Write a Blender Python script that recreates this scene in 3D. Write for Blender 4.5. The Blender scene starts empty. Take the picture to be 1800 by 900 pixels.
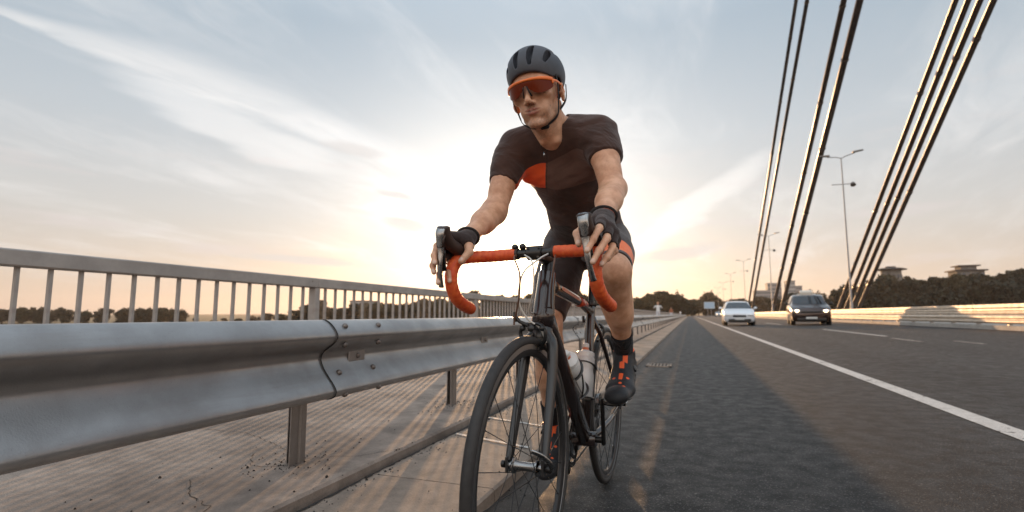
import bpy, math, random
import numpy as np
from mathutils import Matrix, Vector

# ------------------------------------------------------------------ camera
sc = bpy.context.scene
col = sc.collection
R = math.radians
F_PX, CAM_H = 920.0, 0.728
PITCH = math.atan(103 / F_PX)
YAW = math.atan(313 * math.cos(PITCH) / F_PX)
cam_d = bpy.data.cameras.new('camera')
cam = bpy.data.objects.new('camera', cam_d)
col.objects.link(cam)
cam_d.sensor_width = 36.0
cam_d.lens = 36.0 * F_PX / 1800.0
cam_d.clip_start = 0.02
cam_d.clip_end = 9000
cam.location = (0, 0, CAM_H)
cam.rotation_euler = (math.pi / 2 + PITCH, 0, YAW)
cam_d.dof.use_dof = True
cam_d.dof.focus_distance = 1.55
cam_d.dof.aperture_fstop = 3.5
sc.camera = cam

# ------------------------------------------------------------------ sky and sun
SUN_EL, SUN_AZ = R(5.95), R(18.74)          # azimuth measured from +Y towards -X
SUN_DIR = Vector((-math.sin(SUN_AZ) * math.cos(SUN_EL), math.cos(SUN_AZ) * math.cos(SUN_EL), math.sin(SUN_EL)))
SKY_STRENGTH = 0.1
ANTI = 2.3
world = bpy.data.worlds.new('World')
sc.world = world
world.use_nodes = True
wt = world.node_tree
wt.nodes.clear()


class NT:
    """Small helper for writing node trees."""
    def __init__(self, tree):
        self.t = tree

    def n(self, kind, **kw):
        nd = self.t.nodes.new(kind)
        for k, v in kw.items():
            if k.startswith('i_'):
                key = k[2:]
                key = int(key) if key.isdigit() else key
                self.put(nd.inputs[key], v)
            else:
                setattr(nd, k, v)
        return nd

    def put(self, sock, v):
        if hasattr(v, 'is_output'):
            self.t.links.new(v, sock)
        elif hasattr(v, 'outputs'):
            self.t.links.new(v.outputs[0], sock)
        else:
            if sock.type == 'RGBA' and len(v) == 3:
                v = tuple(v) + (1,)
            sock.default_value = v

    def m(self, op, a, b=0.0, c=0.0, clamp=False):
        nd = self.t.nodes.new('ShaderNodeMath')
        nd.operation = op
        nd.use_clamp = clamp
        self.put(nd.inputs[0], a)
        if len(nd.inputs) > 1:
            self.put(nd.inputs[1], b)
        if op in ('MULTIPLY_ADD', 'COMPARE', 'SMOOTH_MIN'):
            self.put(nd.inputs[2], c)
        return nd.outputs[0]

    def mix(self, f, a, b, mode='MIX'):
        nd = self.t.nodes.new('ShaderNodeMix')
        nd.data_type = 'RGBA'
        nd.blend_type = mode
        self.put(nd.inputs[0], f)
        self.put(nd.inputs[6], a)
        self.put(nd.inputs[7], b)
        return nd.outputs[2]

    def ramp(self, f, stops, interp='LINEAR'):
        nd = self.t.nodes.new('ShaderNodeValToRGB')
        cr = nd.color_ramp
        cr.interpolation = interp
        while len(cr.elements) < len(stops):
            cr.elements.new(0.5)
        for e, (p, c) in zip(cr.elements, stops):
            e.position = p
            e.color = (c, c, c, 1) if isinstance(c, (int, float)) else tuple(c) + (1,)
        self.put(nd.inputs[0], f)
        return nd.outputs[0]

    def rng(self, v, a, b, c=0.0, d=1.0, smooth=True):
        nd = self.t.nodes.new('ShaderNodeMapRange')
        nd.interpolation_type = 'SMOOTHSTEP' if smooth else 'LINEAR'
        for i, x in enumerate((v, a, b, c, d)):
            self.put(nd.inputs[i], x)
        return nd.outputs[0]


w = NT(wt)
sky = w.n('ShaderNodeTexSky', sky_type='NISHITA', sun_disc=False, sun_elevation=SUN_EL, sun_rotation=-SUN_AZ,
          altitude=80, air_density=1.0, dust_density=1.6, ozone_density=1.2)
tc = w.n('ShaderNodeTexCoord')
D = tc.outputs['Generated']
sep = w.n('ShaderNodeSeparateXYZ', i_0=D)
dx, dy, dz = sep.outputs
zp = w.m('MAXIMUM', dz, 0.0)
den = w.m('ADD', zp, 0.10)
u = w.m('DIVIDE', dx, den)
v = w.m('DIVIDE', dy, den)
# angle to the sun
dt = w.n('ShaderNodeVectorMath', operation='DOT_PRODUCT')
w.put(dt.inputs[0], D)
dt.inputs[1].default_value = SUN_DIR
ang = w.m('ARCCOSINE', w.m('MINIMUM', dt.outputs['Value'], 0.99999))
glow_wide = w.m('EXPONENT', w.m('MULTIPLY', w.m('POWER', w.m('DIVIDE', ang, 0.40), 1.3), -1.0))
glow_mid = w.m('EXPONENT', w.m('MULTIPLY', w.m('POWER', w.m('DIVIDE', ang, 0.21), 1.6), -1.0))
glow_core = w.m('EXPONENT', w.m('MULTIPLY', w.m('POWER', w.m('DIVIDE', ang, 0.05), 1.5), -1.0))
# thin high veil: pale blue overhead, peach near the horizon
elev = w.m('ARCSINE', zp)
e01 = w.m('DIVIDE', elev, math.pi / 2, clamp=True)
veil = w.ramp(e01, [(0.0, (0.56, 0.45, 0.37)), (0.05, (0.54, 0.465, 0.41)), (0.11, (0.51, 0.50, 0.49)),
                    (0.20, (0.445, 0.485, 0.52)), (0.32, (0.335, 0.41, 0.48)), (0.50, (0.46, 0.57, 0.68)), (1.0, (0.64, 0.72, 0.82))])
# sky opposite the sun raised and warmed as added fill for the rider's front
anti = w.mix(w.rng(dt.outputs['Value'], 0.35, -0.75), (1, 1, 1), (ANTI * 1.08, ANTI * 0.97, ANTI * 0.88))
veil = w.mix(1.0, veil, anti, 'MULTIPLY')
# cloud streaks running with the bridge
rot = R(-4)
uu = w.m('ADD', w.m('MULTIPLY', u, math.cos(rot)), w.m('MULTIPLY', v, math.sin(rot)))
vv = w.m('SUBTRACT', w.m('MULTIPLY', v, math.cos(rot)), w.m('MULTIPLY', u, math.sin(rot)))
cxy = w.n('ShaderNodeCombineXYZ', i_0=uu, i_1=w.m('MULTIPLY', vv, 0.34), i_2=0.0)
warp = w.n('ShaderNodeTexNoise', noise_dimensions='3D', i_Vector=cxy, i_Scale=1.4, i_Detail=3.0)
wv = w.n('ShaderNodeVectorMath', operation='MULTIPLY_ADD')
w.put(wv.inputs[0], warp.outputs['Color'])
wv.inputs[1].default_value = (0.9, 0.5, 0)
w.put(wv.inputs[2], cxy)
n1 = w.n('ShaderNodeTexNoise', i_Vector=wv.outputs[0], i_Scale=1.6, i_Detail=10.0, i_Roughness=0.60)
n2 = w.n('ShaderNodeTexNoise', i_Vector=wv.outputs[0], i_Scale=4.6, i_Detail=9.0, i_Roughness=0.66)
wisp = w.m('MULTIPLY', w.rng(n1.outputs[0], 0.44, 0.70), w.rng(n2.outputs[0], 0.28, 0.66))
# one long bright streak on the left, in the plane of the high cloud: sharp lower edge, ragged upper edge
su = w.m('SUBTRACT', u, w.m('ADD', -1.70, w.m('MULTIPLY', w.m('SUBTRACT', v, 0.8), 0.26)))
su = w.m('ADD', su, w.m('MULTIPLY', w.m('SUBTRACT', n2.outputs[0], 0.5), 0.13))
s_up = w.m('SUBTRACT', 1.0, w.rng(su, 0.0, w.m('ADD', 0.035, w.m('MULTIPLY', w.rng(v, 0.75, 1.2), 0.24))))
s_lo = w.rng(su, w.m('SUBTRACT', -0.03, w.m('MULTIPLY', w.rng(v, 0.75, 1.2), 0.085)), -0.01)
streak = w.m('MULTIPLY', w.m('MULTIPLY', s_up, s_lo), w.m('MULTIPLY', w.rng(v, 0.55, 0.9), w.rng(v, 2.6, 1.7)))
streak = w.m('MULTIPLY', streak, w.rng(n2.outputs[0], 0.10, 0.55))
cloud = w.m('MULTIPLY', w.m('ADD', w.m('MULTIPLY', wisp, 0.50), w.m('MULTIPLY', streak, 0.62)), w.rng(dz, 0.01, 0.12), clamp=True)
ccol = w.mix(glow_wide, (0.70, 0.69, 0.68), (0.95, 0.93, 0.905))
# low grey bars of cloud
gxy = w.n('ShaderNodeCombineXYZ', i_0=w.m('MULTIPLY', w.m('ARCTAN2', dx, dy), 5.0), i_1=w.m('MULTIPLY', elev, 34.0), i_2=3.3)
n3 = w.n('ShaderNodeTexNoise', i_Vector=gxy, i_Scale=0.8, i_Detail=7.0, i_Roughness=0.55)
bars = w.m('MULTIPLY', w.rng(n3.outputs[0], 0.56, 0.74), w.m('MULTIPLY', w.rng(elev, 0.02, 0.08), w.rng(elev, 0.42, 0.20)))
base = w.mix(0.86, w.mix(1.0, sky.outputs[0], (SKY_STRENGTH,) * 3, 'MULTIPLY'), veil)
base = w.mix(cloud, base, ccol)
az = w.m('ARCTAN2', dx, dy)


def puff(azc, elc, wa, we, slope=0.0, soft=0.35):
    """a small cloud: soft ellipse in azimuth and elevation with a ragged edge"""
    da = w.m('SUBTRACT', az, R(azc))
    de = w.m('SUBTRACT', w.m('SUBTRACT', elev, R(elc)), w.m('MULTIPLY', da, slope))
    de = w.m('ADD', de, w.m('MULTIPLY', w.m('SUBTRACT', n3.outputs[0], 0.5), R(we) * 2.2))
    rr = w.m('ADD', w.m('POWER', w.m('DIVIDE', da, R(wa)), 2.0), w.m('POWER', w.m('DIVIDE', de, R(we)), 2.0))
    return w.rng(w.m('ADD', rr, w.m('MULTIPLY', w.m('SUBTRACT', n2.outputs[0], 0.5), 1.6)), 1.0 + soft, soft * 0.2)


dark_c = w.m('MAXIMUM', puff(-36.0, 17.1, 3.6, 0.75, -0.12), puff(-30.3, 9.6, 2.6, 0.7, -0.1))
dark_c = w.m('MAXIMUM', dark_c, puff(-31.5, 12.7, 2.2, 0.5, -0.2))
dark_c = w.m('MAXIMUM', dark_c, puff(-41.0, 5.6, 6.5, 0.6, -0.05))
dark_c = w.m('MAXIMUM', dark_c, puff(-1.0, 6.3, 4.5, 1.0, 0.1))
brt_c = w.m('MAXIMUM', puff(1.0, 11.2, 6.5, 1.5, 0.60, 0.9), puff(-47, 17.6, 9, 1.6, -0.25, 0.9))
base = w.mix(w.m('MULTIPLY', brt_c, 0.32), base, (0.98, 0.94, 0.90))
base = w.mix(w.m('MULTIPLY', bars, 0.5), base, (0.58, 0.53, 0.52))
add = w.mix(1.0, w.mix(1.0, (0.14, 0.135, 0.13), glow_wide, 'MULTIPLY'), w.mix(1.0, (0.62, 0.59, 0.55), glow_mid, 'MULTIPLY'), 'ADD')
add = w.mix(1.0, add, w.mix(1.0, (6.0, 4.4, 2.4), glow_core, 'MULTIPLY'), 'ADD')
low_warm = w.m('MULTIPLY', glow_wide, w.rng(elev, 0.16, 0.0))
add = w.mix(1.0, add, w.mix(1.0, (0.34, 0.12, -0.04), low_warm, 'MULTIPLY'), 'ADD')
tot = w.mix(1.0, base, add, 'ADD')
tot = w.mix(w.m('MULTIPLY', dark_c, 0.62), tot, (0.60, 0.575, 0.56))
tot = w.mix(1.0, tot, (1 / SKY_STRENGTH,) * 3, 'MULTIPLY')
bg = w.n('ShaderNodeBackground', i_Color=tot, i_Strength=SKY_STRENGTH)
wo = w.n('ShaderNodeOutputWorld')
wt.links.new(bg.outputs[0], wo.inputs[0])

sun_d = bpy.data.lights.new('sun', 'SUN')
sun_d.energy = 4.5
sun_d.angle = R(0.36)
sun_d.color = (1.0, 0.57, 0.27)
sun = bpy.data.objects.new('sun', sun_d)
col.objects.link(sun)
sun.rotation_euler = SUN_DIR.to_track_quat('Z', 'Y').to_euler()
sun.location = (-40, 120, 60)

sc.view_settings.view_transform = 'Standard'
sc.view_settings.look = 'None'
sc.view_settings.exposure = 0.38
sc.view_settings.gamma = 1.0
sc.cycles.use_denoising = True
sc.cycles.max_bounces = 7
sc.cycles.transparent_max_bounces = 12
sc.cycles.caustics_reflective = False
sc.cycles.caustics_refractive = False
sc.cycles.sample_clamp_indirect = 6.0


# ------------------------------------------------------------------ mesh helpers
def vec(*a):
    return np.array(a, float)


def nrm(a):
    a = np.asarray(a, float)
    return a / max(1e-9, np.linalg.norm(a))


class MB:
    """Collects vertices and faces, then links them as one mesh object."""
    def __init__(self):
        self.v, self.f, self.mi = [], [], []
        self.cur = 0

    def add(self, vs, fs):
        b = len(self.v)
        self.v.extend([tuple(map(float, p)) for p in vs])
        self.f.extend([tuple(b + i for i in f) for f in fs])
        self.mi.extend([self.cur] * len(fs))
        return self

    def mat(self, i):
        self.cur = i
        return self

    def box(self, c, s, rot=None):
        c, h = np.array(c, float), np.array(s, float) / 2
        P = np.array([[x, y, z] for x in (-1, 1) for y in (-1, 1) for z in (-1, 1)], float) * h
        if rot is not None:
            P = P @ np.array(rot, float).T
        return self.add(P + c, [(0, 1, 3, 2), (4, 6, 7, 5), (0, 4, 5, 1), (2, 3, 7, 6), (0, 2, 6, 4), (1, 5, 7, 3)])

    def bbox(self, c, s, b=0.01, rot=None):
        """box with chamfered edges"""
        c, h = np.array(c, float), np.array(s, float) / 2
        b = min(b, h.min() * 0.9)
        P, idx = [], {}
        for x in (-1, 1):
            for y in (-1, 1):
                for z in (-1, 1):
                    for a in range(3):
                        q = np.array([x, y, z], float) * (h - b)
                        q[a] += (x, y, z)[a] * b
                        idx[(x, y, z, a)] = len(P)
                        P.append(q)
        fs = []
        g = lambda x, y, z, a: idx[(x, y, z, a)]
        for s_ in (-1, 1):
            fs.append((g(s_, -1, -1, 0), g(s_, 1, -1, 0), g(s_, 1, 1, 0), g(s_, -1, 1, 0)))
            fs.append((g(-1, s_, -1, 1), g(1, s_, -1, 1), g(1, s_, 1, 1), g(-1, s_, 1, 1)))
            fs.append((g(-1, -1, s_, 2), g(1, -1, s_, 2), g(1, 1, s_, 2), g(-1, 1, s_, 2)))
            for t_ in (-1, 1):
                fs.append((g(s_, t_, -1, 0), g(s_, t_, 1, 0), g(s_, t_, 1, 1), g(s_, t_, -1, 1)))
                fs.append((g(s_, -1, t_, 0), g(s_, 1, t_, 0), g(s_, 1, t_, 2), g(s_, -1, t_, 2)))
                fs.append((g(-1, s_, t_, 1), g(1, s_, t_, 1), g(1, s_, t_, 2), g(-1, s_, t_, 2)))
                for q_ in (-1, 1):
                    fs.append((g(s_, t_, q_, 0), g(s_, t_, q_, 1), g(s_, t_, q_, 2)))
        P = np.array(P)
        if rot is not None:
            P = P @ np.array(rot, float).T
        self.fixn = True
        return self.add(P + c, fs)

    def tube(self, pts, rad, n=10, caps=True, flat=None, up=None, closed=False):
        """tube along points; rad scalar or list; flat=(a,b) scales the section along side/up"""
        pts = [np.array(p, float) for p in pts]
        m = len(pts)
        rad = [rad] * m if np.isscalar(rad) else list(rad)
        ref = nrm(up) if up is not None else None
        rings, prev = [], None
        for i, p in enumerate(pts):
            if closed:
                t = nrm(pts[(i + 1) % m] - pts[i - 1])
            else:
                t = nrm(pts[min(i + 1, m - 1)] - pts[max(i - 1, 0)])
            if ref is not None:
                a = ref - t * (ref @ t)
                a = nrm(a) if np.linalg.norm(a) > 1e-4 else nrm(np.cross(t, [1, 0.1, 0]))
            elif prev is None:
                h = np.array([0, 0, 1.0]) if abs(t[2]) < 0.9 else np.array([1.0, 0, 0])
                a = nrm(h - t * (h @ t))
            else:
                a = nrm(prev - t * (prev @ t))
            prev = a
            s = np.cross(t, a)
            r = rad[i]
            ra, rb = (r, r) if np.isscalar(r) else r
            if flat is not None:
                ra, rb = ra * flat[1], rb * flat[0]
            rings.append([p + a * ra * math.cos(2 * math.pi * k / n) + s * rb * math.sin(2 * math.pi * k / n) for k in range(n)])
        vs = [q for rg in rings for q in rg]
        fs = []
        for i in range(m if closed else m - 1):
            j = (i + 1) % m
            for k in range(n):
                k2 = (k + 1) % n
                fs.append((i * n + k, i * n + k2, j * n + k2, j * n + k))
        if caps and not closed:
            fs.append(tuple(range(n))[::-1])
            fs.append(tuple((m - 1) * n + k for k in range(n)))
        return self.add(vs, fs)

    def lathe(self, c, axis, prof, n=24, ref=None, closed=False):
        """prof: list of (distance along axis, radius)"""
        c, a = np.array(c, float), nrm(axis)
        h = np.array([0, 0, 1.0]) if abs(a[2]) < 0.9 else np.array([1.0, 0, 0])
        if ref is not None:
            h = np.array(ref, float)
        e1 = nrm(h - a * (h @ a))
        e2 = np.cross(a, e1)
        vs = []
        for d, r in prof:
            for k in range(n):
                t = 2 * math.pi * k / n
                vs.append(c + a * d + (e1 * math.cos(t) + e2 * math.sin(t)) * r)
        fs = []
        m = len(prof)
        for i in range(m if closed else m - 1):
            j = (i + 1) % m
            for k in range(n):
                k2 = (k + 1) % n
                fs.append((i * n + k, i * n + k2, j * n + k2, j * n + k))
        if not closed:
            fs.append(tuple(range(n))[::-1])
            fs.append(tuple((m - 1) * n + k for k in range(n)))
        return self.add(vs, fs)

    def prism(self, poly, y0, y1, axis='y', cap=True):
        """extrude a closed polygon [(a,b)..] along an axis. y: poly is (x,z); x: (y,z); z: (x,y)"""
        n = len(poly)
        def P(a, b, t):
            return {'y': (a, t, b), 'x': (t, a, b), 'z': (a, b, t)}[axis]
        vs = [P(a, b, y0) for a, b in poly] + [P(a, b, y1) for a, b in poly]
        fs = [(i, (i + 1) % n, n + (i + 1) % n, n + i) for i in range(n)]
        if cap:
            fs += [tuple(range(n))[::-1], tuple(range(n, 2 * n))]
        self.fixn = True
        return self.add(vs, fs)

    def sheet(self, pts):
        return self.add(pts, [tuple(range(len(pts)))])

    def ell(self, c, r, n=12, m=8, rot=None):
        vs, fs = [], []
        for i in range(m + 1):
            th = math.pi * i / m
            for k in range(n):
                ph = 2 * math.pi * k / n
                vs.append((r[0] * math.sin(th) * math.cos(ph), r[1] * math.sin(th) * math.sin(ph), r[2] * math.cos(th)))
        vs = np.array(vs)
        if rot is not None:
            vs = vs @ np.array(rot).T
        for i in range(m):
            for k in range(n):
                k2 = (k + 1) % n
                fs.append((i * n + k, (i + 1) * n + k, (i + 1) * n + k2, i * n + k2))
        return self.add(vs + np.array(c, float), fs)

    def mesh(self, name, mats, smooth=None):
        me = bpy.data.meshes.new(name)
        me.from_pydata(self.v, [], self.f)
        mats = mats if isinstance(mats, (list, tuple)) else [mats]
        for m_ in mats:
            me.materials.append(m_)
        if len(mats) > 1:
            me.polygons.foreach_set('material_index', self.mi)
        me.validate()
        if getattr(self, 'fixn', False):
            import bmesh
            bm = bmesh.new()
            bm.from_mesh(me)
            bmesh.ops.recalc_face_normals(bm, faces=bm.faces)
            bm.to_mesh(me)
            bm.free()
        me.update()
        if smooth:
            me.shade_smooth()
            if smooth is not True:
                me.set_sharp_from_angle(angle=R(smooth))
        return me

    def build(self, name, mats, parent=None, smooth=None, loc=None):
        o = bpy.data.objects.new(name, self.mesh(name, mats, smooth))
        col.objects.link(o)
        o.parent = parent
        if loc is not None:
            o.location = loc
        return o


def tag(o, label=None, cat=None, group=None, kind=None):
    if label:
        o['label'] = label
    if cat:
        o['category'] = cat
    if group:
        o['group'] = group
    if kind:
        o['kind'] = kind
    return o


def thing(name, label, cat, loc=(0, 0, 0), rz=0.0, group=None):
    o = bpy.data.objects.new(name, None)
    o.empty_display_size = 0.2
    col.objects.link(o)
    o.location = loc
    o.rotation_euler = (0, 0, rz)
    return tag(o, label, cat, group)


def inst(name, me, parent, loc=(0, 0, 0), rot=(0, 0, 0), scale=(1, 1, 1)):
    o = bpy.data.objects.new(name, me)
    col.objects.link(o)
    o.parent = parent
    o.location, o.rotation_euler, o.scale = loc, rot, scale
    return o


def copy_tree(o, parent=None):
    c = o.copy()
    col.objects.link(c)
    c.parent = parent
    for ch in [x for x in o.children]:
        copy_tree(ch, c)
    return c


def smoothpath(ctrl, n=8):
    """Catmull-Rom through control points"""
    P = [np.array(p, float) for p in ctrl]
    P = [2 * P[0] - P[1]] + P + [2 * P[-1] - P[-2]]
    out = []
    for i in range(1, len(P) - 2):
        for k in range(n):
            t = k / n
            a, b, c, d = P[i - 1], P[i], P[i + 1], P[i + 2]
            out.append(0.5 * ((2 * b) + (-a + c) * t + (2 * a - 5 * b + 4 * c - d) * t * t + (-a + 3 * b - 3 * c + d) * t ** 3))
    out.append(P[-2])
    return out


# ------------------------------------------------------------------ materials
def material(name, base=(0.5, 0.5, 0.5), rough=0.6, metal=0.0, var=0.0, vscale=8.0, col2=None, bump=0.0, bscale=60.0,
             bdist=0.01, stretch=None, spec=0.5, coat=0.0, emit=None, estr=0.0, sss=0.0, rvar=0.0, trans=0.0, sheen=0.0):
    m = bpy.data.materials.new(name)
    m.use_nodes = True
    t = NT(m.node_tree)
    b = m.node_tree.nodes['Principled BSDF']
    b.inputs['Roughness'].default_value = rough
    b.inputs['Metallic'].default_value = metal
    b.inputs['Specular IOR Level'].default_value = spec
    b.inputs['Coat Weight'].default_value = coat
    if coat:
        b.inputs['Coat Roughness'].default_value = 0.08
    if sheen:
        b.inputs['Sheen Weight'].default_value = sheen
        b.inputs['Sheen Roughness'].default_value = 0.4
    if trans:
        b.inputs['Transmission Weight'].default_value = trans
    if sss:
        b.inputs['Subsurface Weight'].default_value = sss
        b.inputs['Subsurface Radius'].default_value = (0.012, 0.004, 0.002)
        b.inputs['Subsurface Scale'].default_value = 1.0
    b.inputs['Base Color'].default_value = tuple(base) + (1,)
    if emit:
        b.inputs['Emission Color'].default_value = tuple(emit) + (1,)
        b.inputs['Emission Strength'].default_value = estr
    tcn = t.n('ShaderNodeTexCoord')
    V = tcn.outputs['Object']
    if stretch:
        V = t.n('ShaderNodeMapping', i_Vector=V, i_Scale=stretch).outputs[0]
    if var or rvar:
        nz = t.n('ShaderNodeTexNoise', i_Vector=V, i_Scale=vscale, i_Detail=8.0, i_Roughness=0.6)
        f = t.rng(nz.outputs[0], 0.3, 0.7)
        c2 = col2 if col2 else tuple(x * (1 - var) for x in base)
        c1 = base if col2 else tuple(min(1, x * (1 + var * 0.6)) for x in base)
        t.put(b.inputs['Base Color'], t.mix(f, c2, c1))
        if rvar:
            t.put(b.inputs['Roughness'], t.rng(nz.outputs[0], 0.3, 0.7, rough + rvar, max(0.02, rough - rvar)))
    if bump:
        bz = t.n('ShaderNodeTexNoise', i_Vector=V, i_Scale=bscale, i_Detail=6.0, i_Roughness=0.65)
        bp = t.n('ShaderNodeBump', i_Strength=bump, i_Distance=bdist, i_Height=bz.outputs[0])
        t.put(b.inputs['Normal'], bp.outputs[0])
    m['nt'] = 0
    return m


def asphalt_material():
    m = bpy.data.materials.new('asphalt')
    m.use_nodes = True
    t = NT(m.node_tree)
    b = m.node_tree.nodes['Principled BSDF']
    V = t.n('ShaderNodeTexCoord').outputs['Object']
    fine = t.n('ShaderNodeTexVoronoi', i_Vector=V, i_Scale=210.0)
    fine2 = t.n('ShaderNodeTexNoise', i_Vector=V, i_Scale=130.0, i_Detail=6.0, i_Roughness=0.7)
    med = t.n('ShaderNodeTexNoise', i_Vector=V, i_Scale=9.0, i_Detail=8.0, i_Roughness=0.6)
    st = t.n('ShaderNodeMapping', i_Vector=V, i_Scale=(0.9, 0.10, 1))
    lane = t.n('ShaderNodeTexNoise', i_Vector=st.outputs[0], i_Scale=1.1, i_Detail=5.0, i_Roughness=0.55)
    c = t.mix(t.rng(fine2.outputs[0], 0.3, 0.7), (0.008, 0.008, 0.0085), (0.034, 0.0325, 0.032))
    chips = t.rng(fine.outputs['Color'], 0.90, 0.98)
    sx = t.n('ShaderNodeSeparateXYZ', i_0=fine.outputs['Color']).outputs[0]
    c = t.mix(t.m('MULTIPLY', t.rng(sx, 0.90, 0.97), 0.55), c, (0.24, 0.225, 0.21))
    c = t.mix(t.rng(lane.outputs[0], 0.35, 0.68), c, (0.086, 0.076, 0.070), 'MIX') if False else c
    c = t.mix(1.0, c, t.ramp(lane.outputs[0], [(0.30, 0.80), (0.70, 1.16)]), 'MULTIPLY')
    c = t.mix(1.0, c, t.ramp(med.outputs[0], [(0.30, 0.84), (0.70, 1.12)]), 'MULTIPLY')
    px = t.n('ShaderNodeSeparateXYZ', i_0=V).outputs[0]
    trk = t.m('COSINE', t.m('MULTIPLY', t.m('SUBTRACT', px, 2.75), 2 * math.pi / 1.75))
    c = t.mix(1.0, c, t.ramp(t.m('MULTIPLY_ADD', trk, 0.5, 0.5), [(0.0, 1.10), (1.0, 0.84)]), 'MULTIPLY')
    pat = t.n('ShaderNodeTexNoise', i_Vector=t.n('ShaderNodeMapping', i_Vector=V, i_Scale=(1, .25, 1)).outputs[0], i_Scale=0.55, i_Detail=2.0)
    c = t.mix(1.0, c, t.ramp(pat.outputs[0], [(0.44, 0.93), (0.47, 1.0), (0.60, 1.0), (0.63, 1.05)]), 'MULTIPLY')
    # dusty gutter beside the kerb
    dust = t.m('MULTIPLY', t.rng(t.m('ADD', px, t.m('MULTIPLY', t.m('SUBTRACT', lane.outputs[0], 0.5), 1.2)), -0.15, -0.85), 0.75)
    c = t.mix(dust, c, (0.085, 0.068, 0.056))
    t.put(b.inputs['Base Color'], c)
    t.put(b.inputs['Roughness'], t.rng(med.outputs[0], 0.3, 0.7, 0.72, 0.52))
    b.inputs['Specular IOR Level'].default_value = 0.24
    h = t.m('ADD', t.m('MULTIPLY', fine.outputs['Distance'], -0.6), fine2.outputs[0])
    bp = t.n('ShaderNodeBump', i_Strength=0.75, i_Distance=0.004, i_Height=h)
    t.put(b.inputs['Normal'], bp.outputs[0])
    return m


def concrete_material(name, a, b_, seed=0.0, rough=0.85):
    m = bpy.data.materials.new(name)
    m.use_nodes = True
    t = NT(m.node_tree)
    b = m.node_tree.nodes['Principled BSDF']
    V = t.n('ShaderNodeMapping', i_Vector=t.n('ShaderNodeTexCoord').outputs['Object'], i_Location=(seed, seed * 2, 0)).outputs[0]
    big = t.n('ShaderNodeTexNoise', i_Vector=V, i_Scale=1.6, i_Detail=9.0, i_Roughness=0.62)
    mid = t.n('ShaderNodeTexNoise', i_Vector=V, i_Scale=14.0, i_Detail=8.0, i_Roughness=0.65)
    grit = t.n('ShaderNodeTexNoise', i_Vector=V, i_Scale=170.0, i_Detail=4.0, i_Roughness=0.7)
    c = t.mix(t.rng(big.outputs[0], 0.34, 0.66), a, b_)
    c = t.mix(1.0, c, t.ramp(mid.outputs[0], [(0.28, 0.72), (0.68, 1.14)]), 'MULTIPLY')
    c = t.mix(1.0, c, t.ramp(grit.outputs[0], [(0.30, 0.80), (0.70, 1.15)]), 'MULTIPLY')
    spot = t.n('ShaderNodeTexVoronoi', i_Vector=V, i_Scale=22.0)
    c = t.mix(t.m('MULTIPLY', t.rng(spot.outputs['Distance'], 0.13, 0.06), t.rng(mid.outputs[0], 0.5, 0.62)), c, tuple(x * 0.25 for x in a))
    t.put(b.inputs['Base Color'], c)
    b.inputs['Roughness'].default_value = rough
    h = t.m('ADD', t.m('MULTIPLY', mid.outputs[0], 1.6), grit.outputs[0])
    bp = t.n('ShaderNodeBump', i_Strength=0.5, i_Distance=0.004, i_Height=h)
    t.put(b.inputs['Normal'], bp.outputs[0])
    return m


def galv_material(name, base=(0.50, 0.49, 0.48), rough=0.42, metal=0.75):
    m = bpy.data.materials.new(name)
    m.use_nodes = True
    t = NT(m.node_tree)
    b = m.node_tree.nodes['Principled BSDF']
    V = t.n('ShaderNodeTexCoord').outputs['Object']
    st = t.n('ShaderNodeMapping', i_Vector=V, i_Scale=(6, 0.5, 6))
    a = t.n('ShaderNodeTexNoise', i_Vector=V, i_Scale=5.0, i_Detail=9.0, i_Roughness=0.65)
    s = t.n('ShaderNodeTexNoise', i_Vector=st.outputs[0], i_Scale=2.2, i_Detail=8.0, i_Roughness=0.6)
    g = t.n('ShaderNodeTexNoise', i_Vector=V, i_Scale=240.0, i_Detail=3.0)
    c = t.mix(t.rng(a.outputs[0], 0.3, 0.7), tuple(x * 0.78 for x in base), base)
    c = t.mix(t.m('MULTIPLY', t.rng(s.outputs[0], 0.50, 0.70), 0.38), c, (base[0] * 0.62, base[1] * 0.55, base[2] * 0.5))
    c = t.mix(t.m('MULTIPLY', t.rng(g.outputs[0], 0.62, 0.75), 0.5), c, tuple(x * 0.5 for x in base))
    t.put(b.inputs['Base Color'], c)
    b.inputs['Metallic'].default_value = metal
    t.put(b.inputs['Roughness'], t.rng(a.outputs[0], 0.3, 0.7, rough + 0.10, rough - 0.05))
    bp = t.n('ShaderNodeBump', i_Strength=0.25, i_Distance=0.002, i_Height=t.m('ADD', g.outputs[0], t.m('MULTIPLY', a.outputs[0], 2.0)))
    t.put(b.inputs['Normal'], bp.outputs[0])
    return m


def leaf_material(name, a, b_):
    m = bpy.data.materials.new(name)
    m.use_nodes = True
    t = NT(m.node_tree)
    b = m.node_tree.nodes['Principled BSDF']
    V = t.n('ShaderNodeTexCoord').outputs['Object']
    n_ = t.n('ShaderNodeTexNoise', i_Vector=V, i_Scale=0.6, i_Detail=4.0)
    oi = t.n('ShaderNodeObjectInfo')
    c = t.mix(t.rng(n_.outputs[0], 0.35, 0.65), a, b_)
    c = t.mix(t.m('MULTIPLY', oi.outputs['Random'], 0.18), c, (0.09, 0.06, 0.035))
    t.put(b.inputs['Base Color'], c)
    b.inputs['Roughness'].default_value = 0.7
    b.inputs['Specular IOR Level'].default_value = 0.2
    tr = t.n('ShaderNodeBsdfTranslucent', i_Color=c)
    mx = t.n('ShaderNodeMixShader', i_0=0.14)
    t.put(mx.inputs[1], b.outputs[0])
    t.put(mx.inputs[2], tr.outputs[0])
    t.put(m.node_tree.nodes['Material Output'].inputs[0], mx.outputs[0])
    return m


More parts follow.
